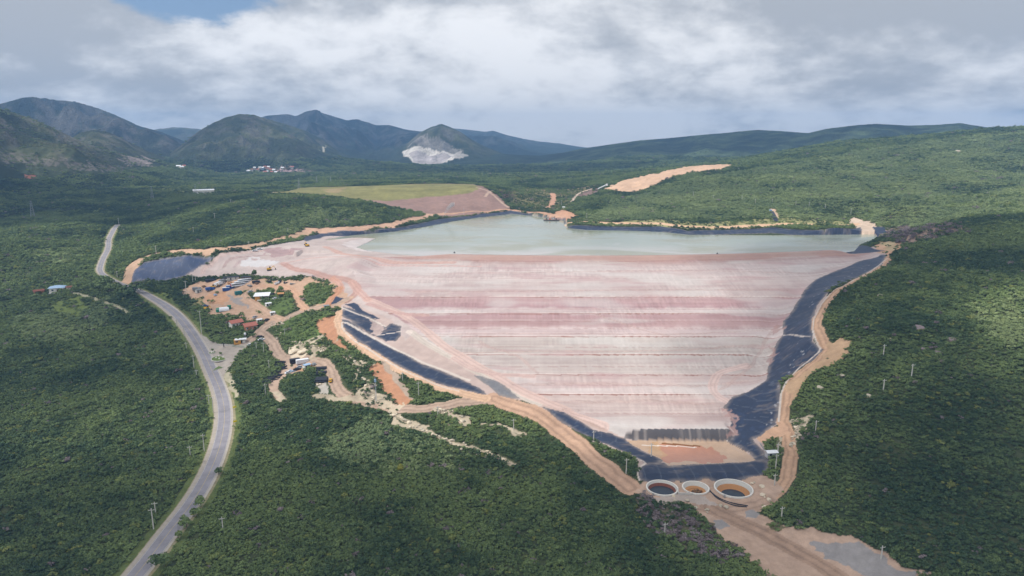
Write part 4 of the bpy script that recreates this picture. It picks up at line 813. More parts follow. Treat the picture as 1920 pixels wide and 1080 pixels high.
# all the others: one growth of shrubs, instanced from the same crowns
def scatter(name, P, rot, scl, var, tint, meshes, kind='stuff'):
    src = bpy.data.collections.new(name + '_kinds')
    for k, me in enumerate(meshes): src.objects.link(bpy.data.objects.new(f'shrub_kind', me))
    me = bpy.data.meshes.new(name); me.vertices.add(len(P)); me.vertices.foreach_set('co', P.astype(np.float32).ravel())
    for nm, tp, arr, key in (('rot', 'FLOAT_VECTOR', rot, 'vector'), ('scl', 'FLOAT_VECTOR', scl, 'vector'), ('var', 'INT', var, 'value'), ('tint', 'FLOAT', tint, 'value')):
        at = me.attributes.new(nm, tp, 'POINT'); at.data.foreach_set(key, np.ascontiguousarray(arr).astype(np.int32 if tp == 'INT' else np.float32).ravel())
    o = bpy.data.objects.new(name, me); COL.objects.link(o); o['kind'] = kind
    g = bpy.data.node_groups.new(name, 'GeometryNodeTree')
    g.interface.new_socket('Geometry', in_out='INPUT', socket_type='NodeSocketGeometry'); g.interface.new_socket('Geometry', in_out='OUTPUT', socket_type='NodeSocketGeometry')
    N = g.nodes; L = g.links; gi_, go = N.new('NodeGroupInput'), N.new('NodeGroupOutput')
    ci = N.new('GeometryNodeCollectionInfo'); ci.inputs['Collection'].default_value = src; ci.inputs['Separate Children'].default_value = True; ci.inputs['Reset Children'].default_value = True
    ip = N.new('GeometryNodeInstanceOnPoints'); ip.inputs['Pick Instance'].default_value = True
    def attr(nm, tp):
        a = N.new('GeometryNodeInputNamedAttribute'); a.data_type = tp; a.inputs['Name'].default_value = nm; return a.outputs['Attribute']
    e2r = N.new('FunctionNodeEulerToRotation'); L.new(attr('rot', 'FLOAT_VECTOR'), e2r.inputs[0])
    L.new(gi_.outputs[0], ip.inputs['Points']); L.new(ci.outputs[0], ip.inputs['Instance']); L.new(attr('var', 'INT'), ip.inputs['Instance Index'])
    L.new(e2r.outputs[0], ip.inputs['Rotation']); L.new(attr('scl', 'FLOAT_VECTOR'), ip.inputs['Scale']); L.new(ip.outputs[0], go.inputs[0])
    md = o.modifiers.new('scatter', 'NODES'); md.node_group = g; return o
n = len(rest); rt = np.zeros((n, 3)); rt[:, 2] = rng.random(n) * 6.28; rt[:, :2] = rng.normal(0, .08, (n, 2))
sc = np.stack([rad[rest], rad[rest], rad[rest] * rng.uniform(.6, 1.1, n)], 1)
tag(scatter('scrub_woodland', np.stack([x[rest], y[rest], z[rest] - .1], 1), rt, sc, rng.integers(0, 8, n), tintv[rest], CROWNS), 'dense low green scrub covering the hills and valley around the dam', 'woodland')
# ---------------------------------------------------------------- things in the place
M = {k: flat_mat(k, lin(*c), r, mt) for k, c, r, mt in [
    ('concrete', (196, 193, 186), .9, 0), ('white_wall', (214, 210, 202), .85, 0), ('white_metal', (222, 224, 228), .45, 0), ('roof_tile', (168, 106, 92), .85, 0), ('orange_wall', (206, 150, 70), .85, 0), ('terracotta_wall', (178, 124, 92), .9, 0),
    ('dark_opening', (40, 40, 44), .6, 0), ('glass_dark', (46, 56, 66), .15, 0), ('blue_paint', (44, 84, 150), .5, 0), ('teal_paint', (34, 110, 112), .5, 0), ('green_paint', (36, 122, 96), .5, 0), ('red_paint', (160, 52, 48), .5, 0), ('yellow_paint', (208, 160, 40), .5, 0),
    ('tyre', (34, 34, 36), .9, 0), ('grey_metal', (140, 144, 148), .5, .3), ('steel', (152, 156, 160), .45, .6), ('black_plastic', (38, 42, 52), .45, 0), ('rust', (122, 76, 62), .9, 0), ('ochre_sludge', (176, 128, 84), .8, 0), ('rock', (176, 166, 148), .95, 0), ('mauve_rock', (122, 110, 112), .95, 0),
    ('pale_stone', (208, 194, 172), .95, 0), ('sign_yellow', (226, 204, 40), .6, 0), ('grass', (92, 110, 60), .95, 0), ('kerb', (188, 184, 178), .9, 0), ('blue_metal', (150, 176, 204), .4, 0), ('wood', (120, 92, 66), .9, 0), ('dark_water', (52, 60, 70), .1, 0), ('silver', (190, 196, 204), .35, .4), ('fence_green', (116, 150, 130), .8, 0)]}

# --- utility poles
def pole_meshes(h):
    p = MB(); p.box(0, 0, -.6, .44, .36, h + .6, 0, .65); c = MB(); c.box(0, -.2, h - .75, 2.2, .12, .14); i = [MB().tube((q, -.2, h - .61), (q, -.2, h - .33), .07, 6) for q in (-1, -.35, 1)]
    return p.mesh('pole'), c.mesh('crossarm'), [k.mesh('insulator') for k in i]
POLE = {}
def utility_pole(px, py, ptop, label, yaw=.3, group='concrete utility poles'):
    x, y, z = spot(px, py); h = round(max(5.5, (py - ptop) * mpp(x, y, z) * 1.03 / 1.0) * 2) / 2
    if h not in POLE:
        POLE[h] = pole_meshes(h)
        for me in [POLE[h][0], POLE[h][1]] + POLE[h][2]: me.materials.append(M['concrete'] if me.name.startswith(('pole', 'cross')) else M['white_metal'])
    t = empty('utility_pole', x, y, z, yaw, label, 'utility pole', group)
    for me in [POLE[h][0], POLE[h][1]] + POLE[h][2]:
        o = bpy.data.objects.new(me.name.split('.')[0], me); COL.objects.link(o); o.parent = t
    return Vector((x, y, z + h))
ROADPOLES = [utility_pole(*a) for a in [
    (288, 992, 951, 'tall grey pole at the left road verge nearest the bottom of the picture'), (383, 846, 812, 'pole on the left verge where the road begins its bend, below the widened shoulder'),
    (400, 774, 742, 'pole at the left verge beside the widest part of the road bend'), (364, 691, 665, 'pole left of the road facing the roundabout junction'), (346, 630, 614, 'pole at the left road edge above the junction'), (332, 612, 602, 'short pole left of the road, farthest up before the hidden dip')]]
for a in [(292, 964, 946, 'thin short pole just behind the tallest pole at the bottom left verge'), (357, 856, 842, 'thin pole in the thicket left of the bend'), (392, 757, 745, 'slim pole in the bushes left of the widest road bend'), (369, 709, 694, 'slim pole lower left of the roundabout junction'), (350, 658, 642, 'slim pole at the road edge opposite the gatehouse'),
          (418, 993, 967, 'lone pole in the thicket right of the road near the bottom left'), (349, 546, 527, 'pole at the left edge of the dirt yard'), (362, 531, 516, 'leaning pole behind the left end of the dirt yard'), (367, 530, 517, 'second slimmer pole behind the left end of the dirt yard'), (378, 626, 583, 'tallest pole, in the wood between the road and the red-roofed houses'),
          (220, 520, 508, 'pole beside the dark blue side pond and the far road'), (534, 630, 615, 'pole in the bright green patch right of the red-roofed houses'), (495, 665, 642, 'pole in the wood below the track fork'), (481, 656, 646, 'short pole beside the gate track'), (505, 695, 674, 'pole left of the black pile of folded liner'),
          (498, 741, 719, 'pole at the lower end of the black pile of folded liner'), (785, 742, 716, 'pole in the green wedge between two tracks left of the dam'), (755, 715, 702, 'pole close to the long black liner above the green wedge'), (821, 780, 762, 'pole beside the main dirt track at mid picture'), (963, 806, 785, 'pole below the main dirt track left of the dam foot'),
          (1174, 888, 858, 'pole in the bushes left of the three round tanks'), (1113, 827, 814, 'short pole on the bank of the lower left liner channel'), (1529, 810, 788, 'pole in the trees right of the right bank track'), (1454, 882, 851, 'bluish pole right of the liner corner by the tanks'), (1458, 851, 832, 'pole beside the pump shed'), (1452, 910, 892, 'pole on the bare ground right of the largest round tank'),
          (1465, 973, 951, 'pole at the thicket edge right of the gravel patch'), (1652, 1048, 1020, 'pole at the thicket edge nearest the bottom right corner'), (1246, 1004, 991, 'short pole in the leafless bushes below the tanks'), (1656, 668, 645, 'upper pole on the shaded right hillside, near the track spur'), (1709, 706, 682, 'rightmost pole on the shaded right hillside'), (1656, 733, 710, 'lower pole on the shaded right hillside'),
          (403, 412, 400, 'pole on the wooded hill left of the lake, upper'), (363, 439, 426, 'pole on the wooded hill left of the lake, middle'), (293, 476, 461, 'pole above the dark blue side pond'), (467, 464, 453, 'pole at the wood edge above the pale left shoulder'), (223, 421, 409, 'pole at the top end of the far road'), (540, 437, 428, 'pole above the far left shore near the lake corner'), (433, 383, 374, 'pole on top of the wooded hill left of the lake'),
          (1595, 404, 391, 'pole at the far right end of the lake by the bare ground'), (1300, 368, 360, 'leftmost pole of the row across the far right hillside'), (1337, 374, 366, 'second pole of the row across the far right hillside'), (1391, 376, 367, 'third pole of the row across the far right hillside'), (1416, 383, 373, 'pole just left of the steep culvert, in the far right hillside row'), (1448, 382, 373, 'pole just above the steep culvert on the far right hillside'),
          (1492, 386, 377, 'first pole right of the steep culvert in the far right hillside row'), (1517, 388, 379, 'second pole right of the steep culvert in the far right hillside row'), (1547, 392, 383, 'last pole at the right end of the far right hillside row'), (1100, 412, 400, 'pole at the tip of the wooded peninsula by the far shore'), (870, 402, 391, 'pole on the brown shore by the water spray'),
          (1053, 386, 376, 'pole in the green hollow behind the far end of the lake'), (1221, 856, 830, 'thin pole on the edge of the orange toe pond')]:
    utility_pole(*a)
b = MB()
for k, (dx, dz) in enumerate(((-1, -.33), (-.35, -.33), (1, -.33))):
    for p, q in zip(ROADPOLES[:-1], ROADPOLES[1:]):
        prev = None
        for i in range(9):
            f = i / 8; v = p.lerp(q, f) + Vector((dx, 0, dz - 4 * 1.1 * f * (1 - f)))
            if prev is not None: b.tube(prev, v, .022, 3)
            prev = v
    p = ROADPOLES[0]; q = p + Vector((-38, -52, 0))
    b.tube(p + Vector((dx, 0, dz)), q + Vector((dx, 0, dz)), .022, 3)
tag(b.build('power_line', M['black_plastic']), 'thin dark power wires strung from pole to pole along the left road verge', 'power line')

# --- lattice pylons
def pylon(px, py, ptop, label):
    x, y, z = spot(px, py); h = (py - ptop) * mpp(x, y, z) * 1.02; w = h * .11
    t = empty('lattice_pylon', x, y, z, .4, label, 'pylon', 'far lattice pylons'); r = max(.10, h * .006)
    for sx_, sy_ in ((-1, -1), (1, -1), (1, 1), (-1, 1)): MB().tube((sx_ * w, sy_ * w, -1), (sx_ * w * .16, sy_ * w * .16, h), r, 4).build('leg', M['steel'], t)
    n = 8; b = MB()
    for k in range(n):
        f0, f1 = k / n, (k + 1) / n; a0, a1 = w * (1 - .84 * f0), w * (1 - .84 * f1)
        for (ax, ay), (bx_, by_) in (((-1, -1), (1, -1)), ((1, -1), (1, 1)), ((1, 1), (-1, 1)), ((-1, 1), (-1, -1))):
            b.tube((ax * a0, ay * a0, f0 * h), (bx_ * a1, by_ * a1, f1 * h), r * .6, 3); b.tube((bx_ * a0, by_ * a0, f0 * h), (ax * a1, ay * a1, f1 * h), r * .6, 3)
    b.build('bracing', M['steel'], t)
    for f in (.72, .84, .96): c = MB(); c.box(0, 0, h * f, h * .2 * (1.15 - f * .4), r * 2, r * 2.2); c.build('crossarm', M['steel'], t)
for a in [(62, 409, 377, 'large lattice pylon on the dark wooded slope at far left'), (286, 374, 350, 'lattice pylon at the wood edge left of the long white shed'), (367, 363, 345, 'lattice pylon at the left end of the long white shed'), (561, 354, 335, 'lattice pylon above the left end of the old grassed dam'), (594, 344, 330, 'lattice pylon in the forest right of the far town'), (620, 342, 331, 'small lattice pylon in the forest behind the old grassed dam')]: pylon(*a)
# slim lattice mast in the lower yard
x, y, z = spot(705, 752); h = 14.0; t = empty('lattice_mast', x, y, z, .2, 'slim silver lattice mast on the pale ground beside the orange cut slope', 'mast')
for a in range(3): MB().tube((.5 * math.cos(a * 2.1), .5 * math.sin(a * 2.1), -.3), (.12 * math.cos(a * 2.1), .12 * math.sin(a * 2.1), h), .08, 5).build('leg', M['silver'], t)
b = MB()
for k in range(14):
    for a in range(3): f0, f1 = k / 14, (k + 1) / 14; r0, r1 = .5 - .38 * f0, .5 - .38 * f1; b.tube((r0 * math.cos(a * 2.1), r0 * math.sin(a * 2.1), f0 * h), (r1 * math.cos(a * 2.1 + 2.1), r1 * math.sin(a * 2.1 + 2.1), f1 * h), .045, 3)
b.build('bracing', M['silver'], t); c = MB(); c.box(0, 0, h - 3, 1.2, .7, 1.6); c.build('panel_box', M['blue_metal'], t)

# --- buildings
def door_win(t, sx, sy, wins, doors, h0=.0, fr='white_wall'):
    for (u, wz, ww, wh) in wins:
        f = MB(); f.box(u, -sy / 2 - .03, wz, ww + .2, .10, wh + .2); w_ = f.build('window', M[fr], t); g = MB(); g.box(u, -sy / 2 - .10, wz + .1, ww, .06, wh); g.build('pane', M['glass_dark'], w_)
    for (u, dw, dh) in doors: d = MB(); d.box(u, -sy / 2 - .05, h0, dw, .12, dh); d.build('door', M['wood'], t)
def house(px, py, sx, sy, h, yaw, wall, roof, rh, label, cat='house', hip=False, wins=(), doors=(), group=None, over=.6):
    x, y, z = spot(px, py); t = empty('house', x, y, z, facing(x, y) + yaw, label, cat, group)
    b = MB(); b.box(0, 0, -.8, sx, sy, h + .8)
    if not hip: b.add([(-sx / 2, -sy / 2, h), (-sx / 2, sy / 2, h), (-sx / 2, 0, h + rh * .98), (sx / 2, -sy / 2, h), (sx / 2, sy / 2, h), (sx / 2, 0, h + rh * .98)], [(0, 2, 1), (3, 4, 5)])
    b.build('wall', M[wall], t); r = MB(); (r.hip if hip else r.gable)(0, 0, h, sx, sy, rh, over); r.build('roof', M[roof], t)
    door_win(t, sx, sy, wins, doors); return t
t = house(442, 611, 7.6, 6.0, 2.9, .35, 'white_wall', 'roof_tile', 1.7, 'left red-tiled house with whitish walls at the edge of the trees', wins=((-2.4, 1.0, 1.2, 1.0), (2.4, 1.0, 1.2, 1.0)), doors=((0, 1, 2.1),), group='red-roofed houses', over=.9)
t = house(468, 617, 7.8, 6.2, 2.9, .35, 'terracotta_wall', 'roof_tile', 1.8, 'right red-tiled house with reddish walls beside the main dirt track', wins=((-2.7, 1.0, 1.3, 1.0), (2.6, 1.0, 1.3, 1.0)), doors=((.2, 1, 2.1),), group='red-roofed houses', over=.9)
for q in (-3.6, 0, 3.6): p = MB(); p.tube((q, -4.6, -.3), (q, -4.6, 2.5), .12, 6); p.build('post', M['white_wall'], t)
t = house(109, 546, 11, 8.5, 3.6, -.2, 'white_wall', 'blue_metal', 1.6, 'white house with pale bluish roof alone on the wooded left hillside', hip=True, wins=((-3, 1.2, 1.4, 1.2), (3.2, 1.2, 1.4, 1.2)), doors=((.3, 1.1, 2.2),), over=.9)
for q in (-4.5, 0, 4.5): p = MB(); p.tube((q, -5.6, -.4), (q, -5.6, 3.2), .14, 6); p.build('post', M['white_wall'], t)
p = MB(); p.box(0, -5.6, -.7, 11, 2.2, .7); p.build('porch', M['concrete'], t)
house(73, 550, 7, 5, 2.3, .1, 'terracotta_wall', 'rust', 1.0, 'small brown house half hidden in trees left of the white house', wins=((-1.6, .9, .9, .8),), doors=((1, .9, 1.9),))
house(130, 543, 4, 3.4, 2.2, .2, 'pale_stone', 'rust', .8, 'tiny stone outhouse right behind the white house on the left hillside', 'outhouse')
# office with slanting white roof
x, y, z = spot(491, 560); t = empty('site_office', x, y, z, facing(x, y) - .12, 'low office with big white slanted roof and orange front wall inside the round green yard', 'office')
b = MB(); b.box(-2.9, 0, -.6, 3.6, 6, 3.2); b.build('front_wall', M['orange_wall'], t); b = MB(); b.box(2.2, .4, -.6, 6.4, 5.2, 3.1); b.build('wall', M['terracotta_wall'], t)
b = MB(); b.add([(-5.8, -3.9, 2.65), (5.9, -3.9, 2.65), (6.4, 4.2, 3.9), (-5.0, 4.2, 3.9), (-5.8, -3.9, 2.85), (5.9, -3.9, 2.85), (6.4, 4.2, 4.1), (-5.0, 4.2, 4.1)], [(3, 2, 1, 0), (4, 5, 6, 7), (0, 1, 5, 4), (1, 2, 6, 5), (2, 3, 7, 6), (3, 0, 4, 7)]); b.build('roof', M['white_metal'], t)
for q in (.6, 3.4): b = MB(); b.box(q, -2.26, .1, 1.7, .12, 2.0); b.build('opening', M['dark_opening'], t)
for q in (0.2, 2.8, 5.4): b = MB(); b.tube((q, -3.5, -.4), (q, -3.5, 2.66), .09, 6); b.build('post', M['white_wall'], t)
b = MB(); b.box(1.5, -4.2, -.5, 9, 2.4, .55); b.build('porch', M['concrete'], t)
# gatehouse, gate, white wall, tank
x, y, z = spot(449, 643); t = empty('gatehouse', x, y, z, facing(x, y) - .05, 'orange gatehouse with flat white roof at the main gate by the road junction', 'gatehouse')
b = MB(); b.box(-1.2, 0, -.5, 4.4, 3.6, 3.0); b.build('wall', M['orange_wall'], t); b = MB(); b.box(.9, .1, 2.51, 7.6, 4.2, .28); b.build('roof', M['white_metal'], t); b = MB(); b.box(2.9, .2, -.4, 1.9, 2.4, 2.2); b.build('booth', M['white_wall'], t)
for q in (4.3,): b = MB(); b.tube((q, -1.6, -.3), (q, -1.6, 2.5), .1, 6); b.build('post', M['white_wall'], t)
b = MB(); b.box(-1.6, -1.84, 1.0, 1.6, .1, .9); b.build('window', M['glass_dark'], t)
x, y, z = spot(460, 634); t = empty('water_tank', x, y, z, 0, 'small white water tank on a stand behind the gatehouse', 'water tank'); b = MB()
for a in range(4): b.tube((.5 * math.cos(a * 1.57), .5 * math.sin(a * 1.57), -.2), (.5 * math.cos(a * 1.57), .5 * math.sin(a * 1.57), 2.2), .08, 5)
b.build('stand', M['grey_metal'], t); b = MB(); b.lathe([(0, 2.2), (.75, 2.2), (.75, 3.6), (.5, 3.9), (0, 3.95)], 18); b.build('tank', M['white_metal'], t, True)
p0, p1 = Vector(spot(408, 648)), Vector(spot(438, 649)); d = p1 - p0; b = MB(); b.box(*(p0 + d / 2).xy, min(p0.z, p1.z) - .4, d.length, .25, 1.7, math.atan2(d.y, d.x)); tag(b.build('boundary_wall', M['kerb']), 'low white wall beside the junction left of the gatehouse', 'wall')
p0, p1 = Vector(spot(436, 650)), Vector(spot(458, 652)); d = p1 - p0; b = MB()
for k in range(12): q = p0 + d * k / 11; b.box(q.x, q.y, q.z - .3, .1, .1, 1.6)
for zz_ in (.5, 1.1): b.tube(p0 + Vector((0, 0, zz_)), p1 + Vector((0, 0, zz_)), .05, 4)
tag(b.build('gate_fence', M['fence_green']), 'pale green railing in front of the orange gatehouse', 'fence')
x, y, z = spot(420, 652); t = empty('flag_post', x, y, z, .2, 'short dark post on a white plinth in front of the white junction wall', 'post'); b = MB(); b.box(0, 0, -.2, .9, .9, .8); b.build('plinth', M['kerb'], t); b = MB(); b.box(0, 0, .6, .5, .3, 2.6); b.build('post', M['dark_opening'], t)
# long white shed far away, town houses
x, y, z = spot(382, 361); t = empty('shed', x, y, z, facing(x, y) + .02, 'long low white shed on the far left beyond the wooded hill', 'shed'); w = 36 * mpp(x, y, z)
b = MB(); b.box(0, 0, -2, w, 9, 5.5); b.build('wall', M['white_wall'], t); b = MB(); b.gable(0, 0, 3.5, w, 9, 1.6); b.build('roof', M['white_metal'], t)
x, y, z = spot(328 * 1.33, 361); rr_ = random.Random(4)
for px, py, rf, wl in [(472, 321, 'roof_tile', 'white_wall'), (477, 318, 'white_metal', 'white_wall'), (483, 321, 'roof_tile', 'white_wall'), (487, 317, 'white_metal', 'white_wall'), (492, 318, 'white_metal', 'blue_metal'), (497, 316, 'roof_tile', 'white_wall'), (501, 319, 'roof_tile', 'white_wall'), (504, 316, 'white_metal', 'white_wall'), (508, 321, 'roof_tile', 'pale_stone'),
                       (497, 326, 'roof_tile', 'white_wall'), (503, 325, 'white_metal', 'white_wall'), (510, 326, 'roof_tile', 'terracotta_wall'), (517, 326, 'white_metal', 'pale_stone'), (514, 322, 'white_metal', 'white_wall'), (530, 318, 'white_metal', 'white_wall'), (548, 316, 'roof_tile', 'white_wall'), (466, 323, 'white_metal', 'white_wall'), (335, 315, 'white_metal', 'white_wall'), (345, 314, 'roof_tile', 'white_wall'), (340, 317, 'white_metal', 'pale_stone')]:
    house(px, py, rr_.uniform(6, 10), rr_.uniform(6, 8), rr_.uniform(4, 5.5), rr_.uniform(-.6, .6), wl, rf, 2.4, 'small pale far-off house in the little town at the foot of the dome-shaped mountain', group='houses of the far town', wins=((-2, 2, 1.6, 1.4), (2, 2, 1.6, 1.4)))
# pump shed by the liner corner
x, y, z = spot(1446, 855); t = empty('pump_shed', x, y, z, facing(x, y) + .5, 'small grey-white pump shed with steps beside the liner corner right of the toe pond', 'shed'); b = MB(); b.box(0, 0, -.5, 5, 2.8, 2.6); b.build('wall', M['silver'], t); b = MB(); b.gable(0, 0, 2.1, 5, 2.8, .6, .3); b.build('roof', M['white_metal'], t); b = MB(); b.box(-1, -1.44, 0, .9, .1, 1.8); b.build('door', M['dark_opening'], t)

# --- the three round tanks
for k, ((q, r), lb) in enumerate(zip(TANKS, ['left round tank with white rim, red-brown wall and dark water', 'middle and smallest round tank with white rim and ochre sludge inside', 'right and largest round tank with white rim, orange wall and dark pool'])):
    t = empty('round_tank', q[0], q[1], 0, 0, lb, 'tank', 'round white-rimmed tanks at the dam foot')
    b = MB(); b.lathe([(r + .1, -2.2), (r + .1, .45), (r - .45, .45), (r - .45, .2)], 64); b.build('rim', M['white_wall'], t)
    deep = (-2.6, -2.2, -4.0)[k]; wl = (-1.78, None, -3.0)[k]; m1, m2 = (('concrete', 'rust'), ('concrete', 'ochre_sludge'), ('concrete', 'ochre_sludge'))[k]
    b = MB(); b.lathe([(r - .45, .21), (r - (.9, 1.3, 1.3)[k], (-.6, -1.3, -1.3)[k])], 64); b.build('upper_wall', M[m1], t)
    b = MB(); b.lathe([(r - (.9, 1.3, 1.3)[k], (-.6, -1.3, -1.3)[k]), (r - (1.6, 2.4, 2.6)[k], (-1.8, -1.8, -2.6)[k]), (r - (2.2, 2.6, 4.4)[k], deep), (0, deep - .2)], 64); b.build('lower_wall', M[m2], t)
    if wl: b = MB(); b.lathe([(0, wl), (r - (1.55, 0, 3.1)[k], wl)], 64); b.build('pool', M['dark_water'], t)
    else:
        b = MB(); rr_ = random.Random(3)
        for i in range(16): a, d = rr_.random() * 6.28, rr_.random() * r * .5; b.box(d * math.cos(a), d * math.sin(a), -2.4, rr_.uniform(.8, 2.4), rr_.uniform(.5, 1.2), rr_.uniform(.4, 1.0), a, .6)
        b.build('sludge', M['wood'], t)
        b = MB(); b.lathe([(0, -2.05), (r * .35, -2.05)], 30, r * .1, 0); b.build('pool', M['dark_water'], t)
p = [spot(*a) for a in ((1271, 919), (1272, 927), (1299, 928))]; b = MB()
for a, c in zip(p[:-1], p[1:]): d = Vector(c) - Vector(a); b.box((a[0] + c[0]) / 2, (a[1] + c[1]) / 2, min(a[2], c[2]) - .3, d.length, .4, 1.2, math.atan2(d.y, d.x))
tag(b.build('retaining_wall', M['kerb']), 'short white L-shaped wall between the left and middle round tanks', 'wall')
def pipeline(pts, r, mat, label, lift=.2):
    P = smooth_line(np.array([spot(*a) for a in pts]), 2); b = MB()
    for a, c in zip(P[:-1], P[1:]): b.tube((a[0], a[1], a[2] + lift), (c[0], c[1], c[2] + lift), r, 6)
    tag(b.build('pipeline', M[mat]), label, 'pipe')
pipeline([(1329, 918), (1336, 926), (1350, 936), (1372, 944), (1402, 949)], .22, 'black_plastic', 'upper black hose curving from between the tanks across bare ground'); pipeline([(1331, 921), (1340, 932), (1356, 941), (1378, 949), (1400, 951)], .22, 'black_plastic', 'lower black hose lying in front of the largest round tank')
pipeline([(1425, 832), (1432, 842), (1440, 856), (1446, 866), (1444, 880)], .22, 'steel', 'pale pipe following the liner edge past the pump shed')

# --- vehicles, containers
def wheels(t, xs, w, r):
    for u in xs:
        for v in (-1, 1): wl = MB(); wl.tube((u, v * (w / 2 - .25), r), (u, v * (w / 2 + .04), r), r, 12); o = wl.build('wheel', M['tyre'], t); h = MB(); h.tube((u, v * (w / 2 + .04), r), (u, v * (w / 2 + .07), r), r * .5, 10); h.build('rim', M['silver'], o)
def car(px, py, yaw, col, label, group='cars at the site', pickup=False):
    x, y, z = spot(px, py); t = empty('pickup_truck' if pickup else 'car', x, y, z, yaw, label, 'car', group)
    b = MB(); b.box(0, 0, .35, 4.5, 1.8, .62, 0, .97)
    if pickup: b.box(-1.35, .82, .95, 1.7, .1, .4); b.box(-1.35, -.82, .95, 1.7, .1, .4); b.box(-2.15, 0, .95, .1, 1.7, .4)
    b.build('body', M[col], t); cx_ = .25 if pickup else -.25; cl = 1.6 if pickup else 2.6
    b = MB(); b.box(cx_, 0, .97, cl, 1.66, .5, 0, .82); b.build('window', M['glass_dark'], t); b = MB(); b.box(cx_, 0, 1.47, cl * .8, 1.36, .07); b.build('roof', M[col], t); wheels(t, (-1.4, 1.4), 1.75, .34)
def truck(px, py, yaw, cabc, boxc, L, label, kind='truck', group='trucks and containers in the dirt yard'):
    x, y, z = spot(px, py); t = empty(kind, x, y, z, yaw, label, kind, group)
    b = MB(); b.box(L / 2 - 1, 0, .6, 2, 2.4, 1.9, 0, .95); c = b.build('cab', M[cabc], t); b = MB(); b.box(L / 2 - .98, 0, 1.6, 2.02, 2.2, .7); b.build('windscreen', M['glass_dark'], c)
    b = MB(); b.box(-1.1, 0, .55, L - 2.2, 1.0, .3); b.build('chassis', M['tyre'], t); b = MB(); b.box(-1.15, 0, .9, L - 2.4, 2.5, 2.0)
    for k in range(int(L - 2)): b.box(-L / 2 + .5 + k, 0, .88, .12, 2.56, 2.05)
    b.build('cargo_box', M[boxc], t); wheels(t, (L / 2 - 1.2, -L / 2 + 1.2, -L / 2 + 2.5), 2.4, .5)
def container(px, py, yaw, col, top, L, label, group='trucks and containers in the dirt yard'):
    x, y, z = spot(px, py); t = empty('container', x, y, z, yaw, label, 'container', group); b = MB(); b.box(0, 0, .05, L, 2.4, 2.5)
    for k in range(int(L * 2)): b.box(-L / 2 + .3 + k * .5, 0, .12, .2, 2.48, 2.35)
    b.build('body', M[col], t); b = MB(); b.box(0, 0, 2.55, L + .1, 2.6, .12); b.build('roof', M[top], t); b = MB(); b.box(L / 2 + .03, 0, .2, .08, 2.1, 2.2); b.build('door', M[col], t)
def bus(px, py, yaw, L, label, nose='red_paint'):
    x, y, z = spot(px, py); t = empty('bus', x, y, z, yaw, label, 'bus', 'buses parked in the dirt yard'); b = MB(); b.box(0, 0, .45, L, 2.5, 2.4, 0, .97); b.build('body', M['white_metal'], t)
    b = MB(); b.box(0, 0, 1.55, L * .94, 2.54, .8, 0, .985); b.build('window', M['glass_dark'], t); b = MB(); b.box(-L / 2 - .03, 0, .5, .1, 2.4, 2.2); b.build('rear_panel', M[nose], t); b = MB(); b.box(0, 0, 2.86, L * .3, 1.4, .22); b.build('roof_unit', M['silver'], t); wheels(t, (-L / 2 + 2, L / 2 - 2), 2.45, .5)
AX = facing(*spot(440, 540)[:2])
container(424, 545, AX + .1, 'blue_paint', 'white_metal', 5.2, 'blue container with white roof in the middle of the dirt yard'); container(432, 541, AX + .2, 'blue_paint', 'blue_metal', 6, 'blue container with pale blue roof just behind the white-roofed one')
container(447, 552, AX + .3, 'teal_paint', 'teal_paint', 5, 'teal container lying near the round green yard'); container(430, 579, AX, 'green_paint', 'green_paint', 2.6, 'small green tank box at the right end of the white tent')
truck(394, 545, AX + .3, 'blue_paint', 'blue_paint', 6.5, 'blue truck at the left of the dirt yard'); truck(409, 536, AX + .9, 'white_metal', 'white_metal', 7, 'leftmost white truck of the row at the back of the dirt yard'); truck(414, 534, AX + .9, 'white_metal', 'white_metal', 7, 'middle white truck of the row at the back of the dirt yard'); truck(419, 530, AX + .9, 'white_metal', 'grey_metal', 8, 'white truck with grey load at the right of the back row')
bus(446, 537, AX + .35, 11, 'white bus with red rear nearest the blue containers'); bus(453, 533, AX + .4, 11, 'middle white bus of three in the dirt yard', 'silver'); bus(459, 529, AX + .45, 11, 'farthest white bus of three in the dirt yard', 'silver')
truck(369, 545, AX + .1, 'grey_metal', 'grey_metal', 6.5, 'grey truck at the far left end of the dirt yard'); car(518, 533, AX + 1.2, 'white_metal', 'white pickup parked nearest at the right back corner of the dirt yard', pickup=True); car(523, 531, AX + 1.2, 'white_metal', 'white car parked right beside the pickup at the yard corner')
car(525, 529, AX + 1.2, 'dark_opening', 'dark car at the end of the row by the yard corner'); car(490, 638, AX + .2, 'white_metal', 'white car parked at the track fork above the wood'); car(489, 633, AX - .4, 'dark_opening', 'dark pickup on the main dirt track just above the white car', pickup=True)
car(557, 694, .2, 'dark_opening', 'dark car in the lower yard below the white container'); car(541, 700, .8, 'white_metal', 'white car near the black liner pile in the lower yard'); car(501, 601, AX + .8, 'dark_opening', 'dark car where the yard track meets the main dirt track')
container(553, 680, .5, 'black_plastic', 'black_plastic', 6, 'black container at the left of the lower yard', 'containers in the lower yard'); container(567, 681, .5, 'white_metal', 'white_metal', 7.5, 'white container beside the black one in the lower yard', 'containers in the lower yard')
car(205, 497, 1.7, 'dark_opening', 'small dark car driving on the far stretch of the grey road', 'cars on the road'); car(487, 468, .4, 'white_metal', 'white pickup on the pale left shoulder of the dam', 'cars on the pale ground', True); car(478, 471, .4, 'white_metal', 'white car at the wood edge on the pale left shoulder', 'cars on the pale ground')
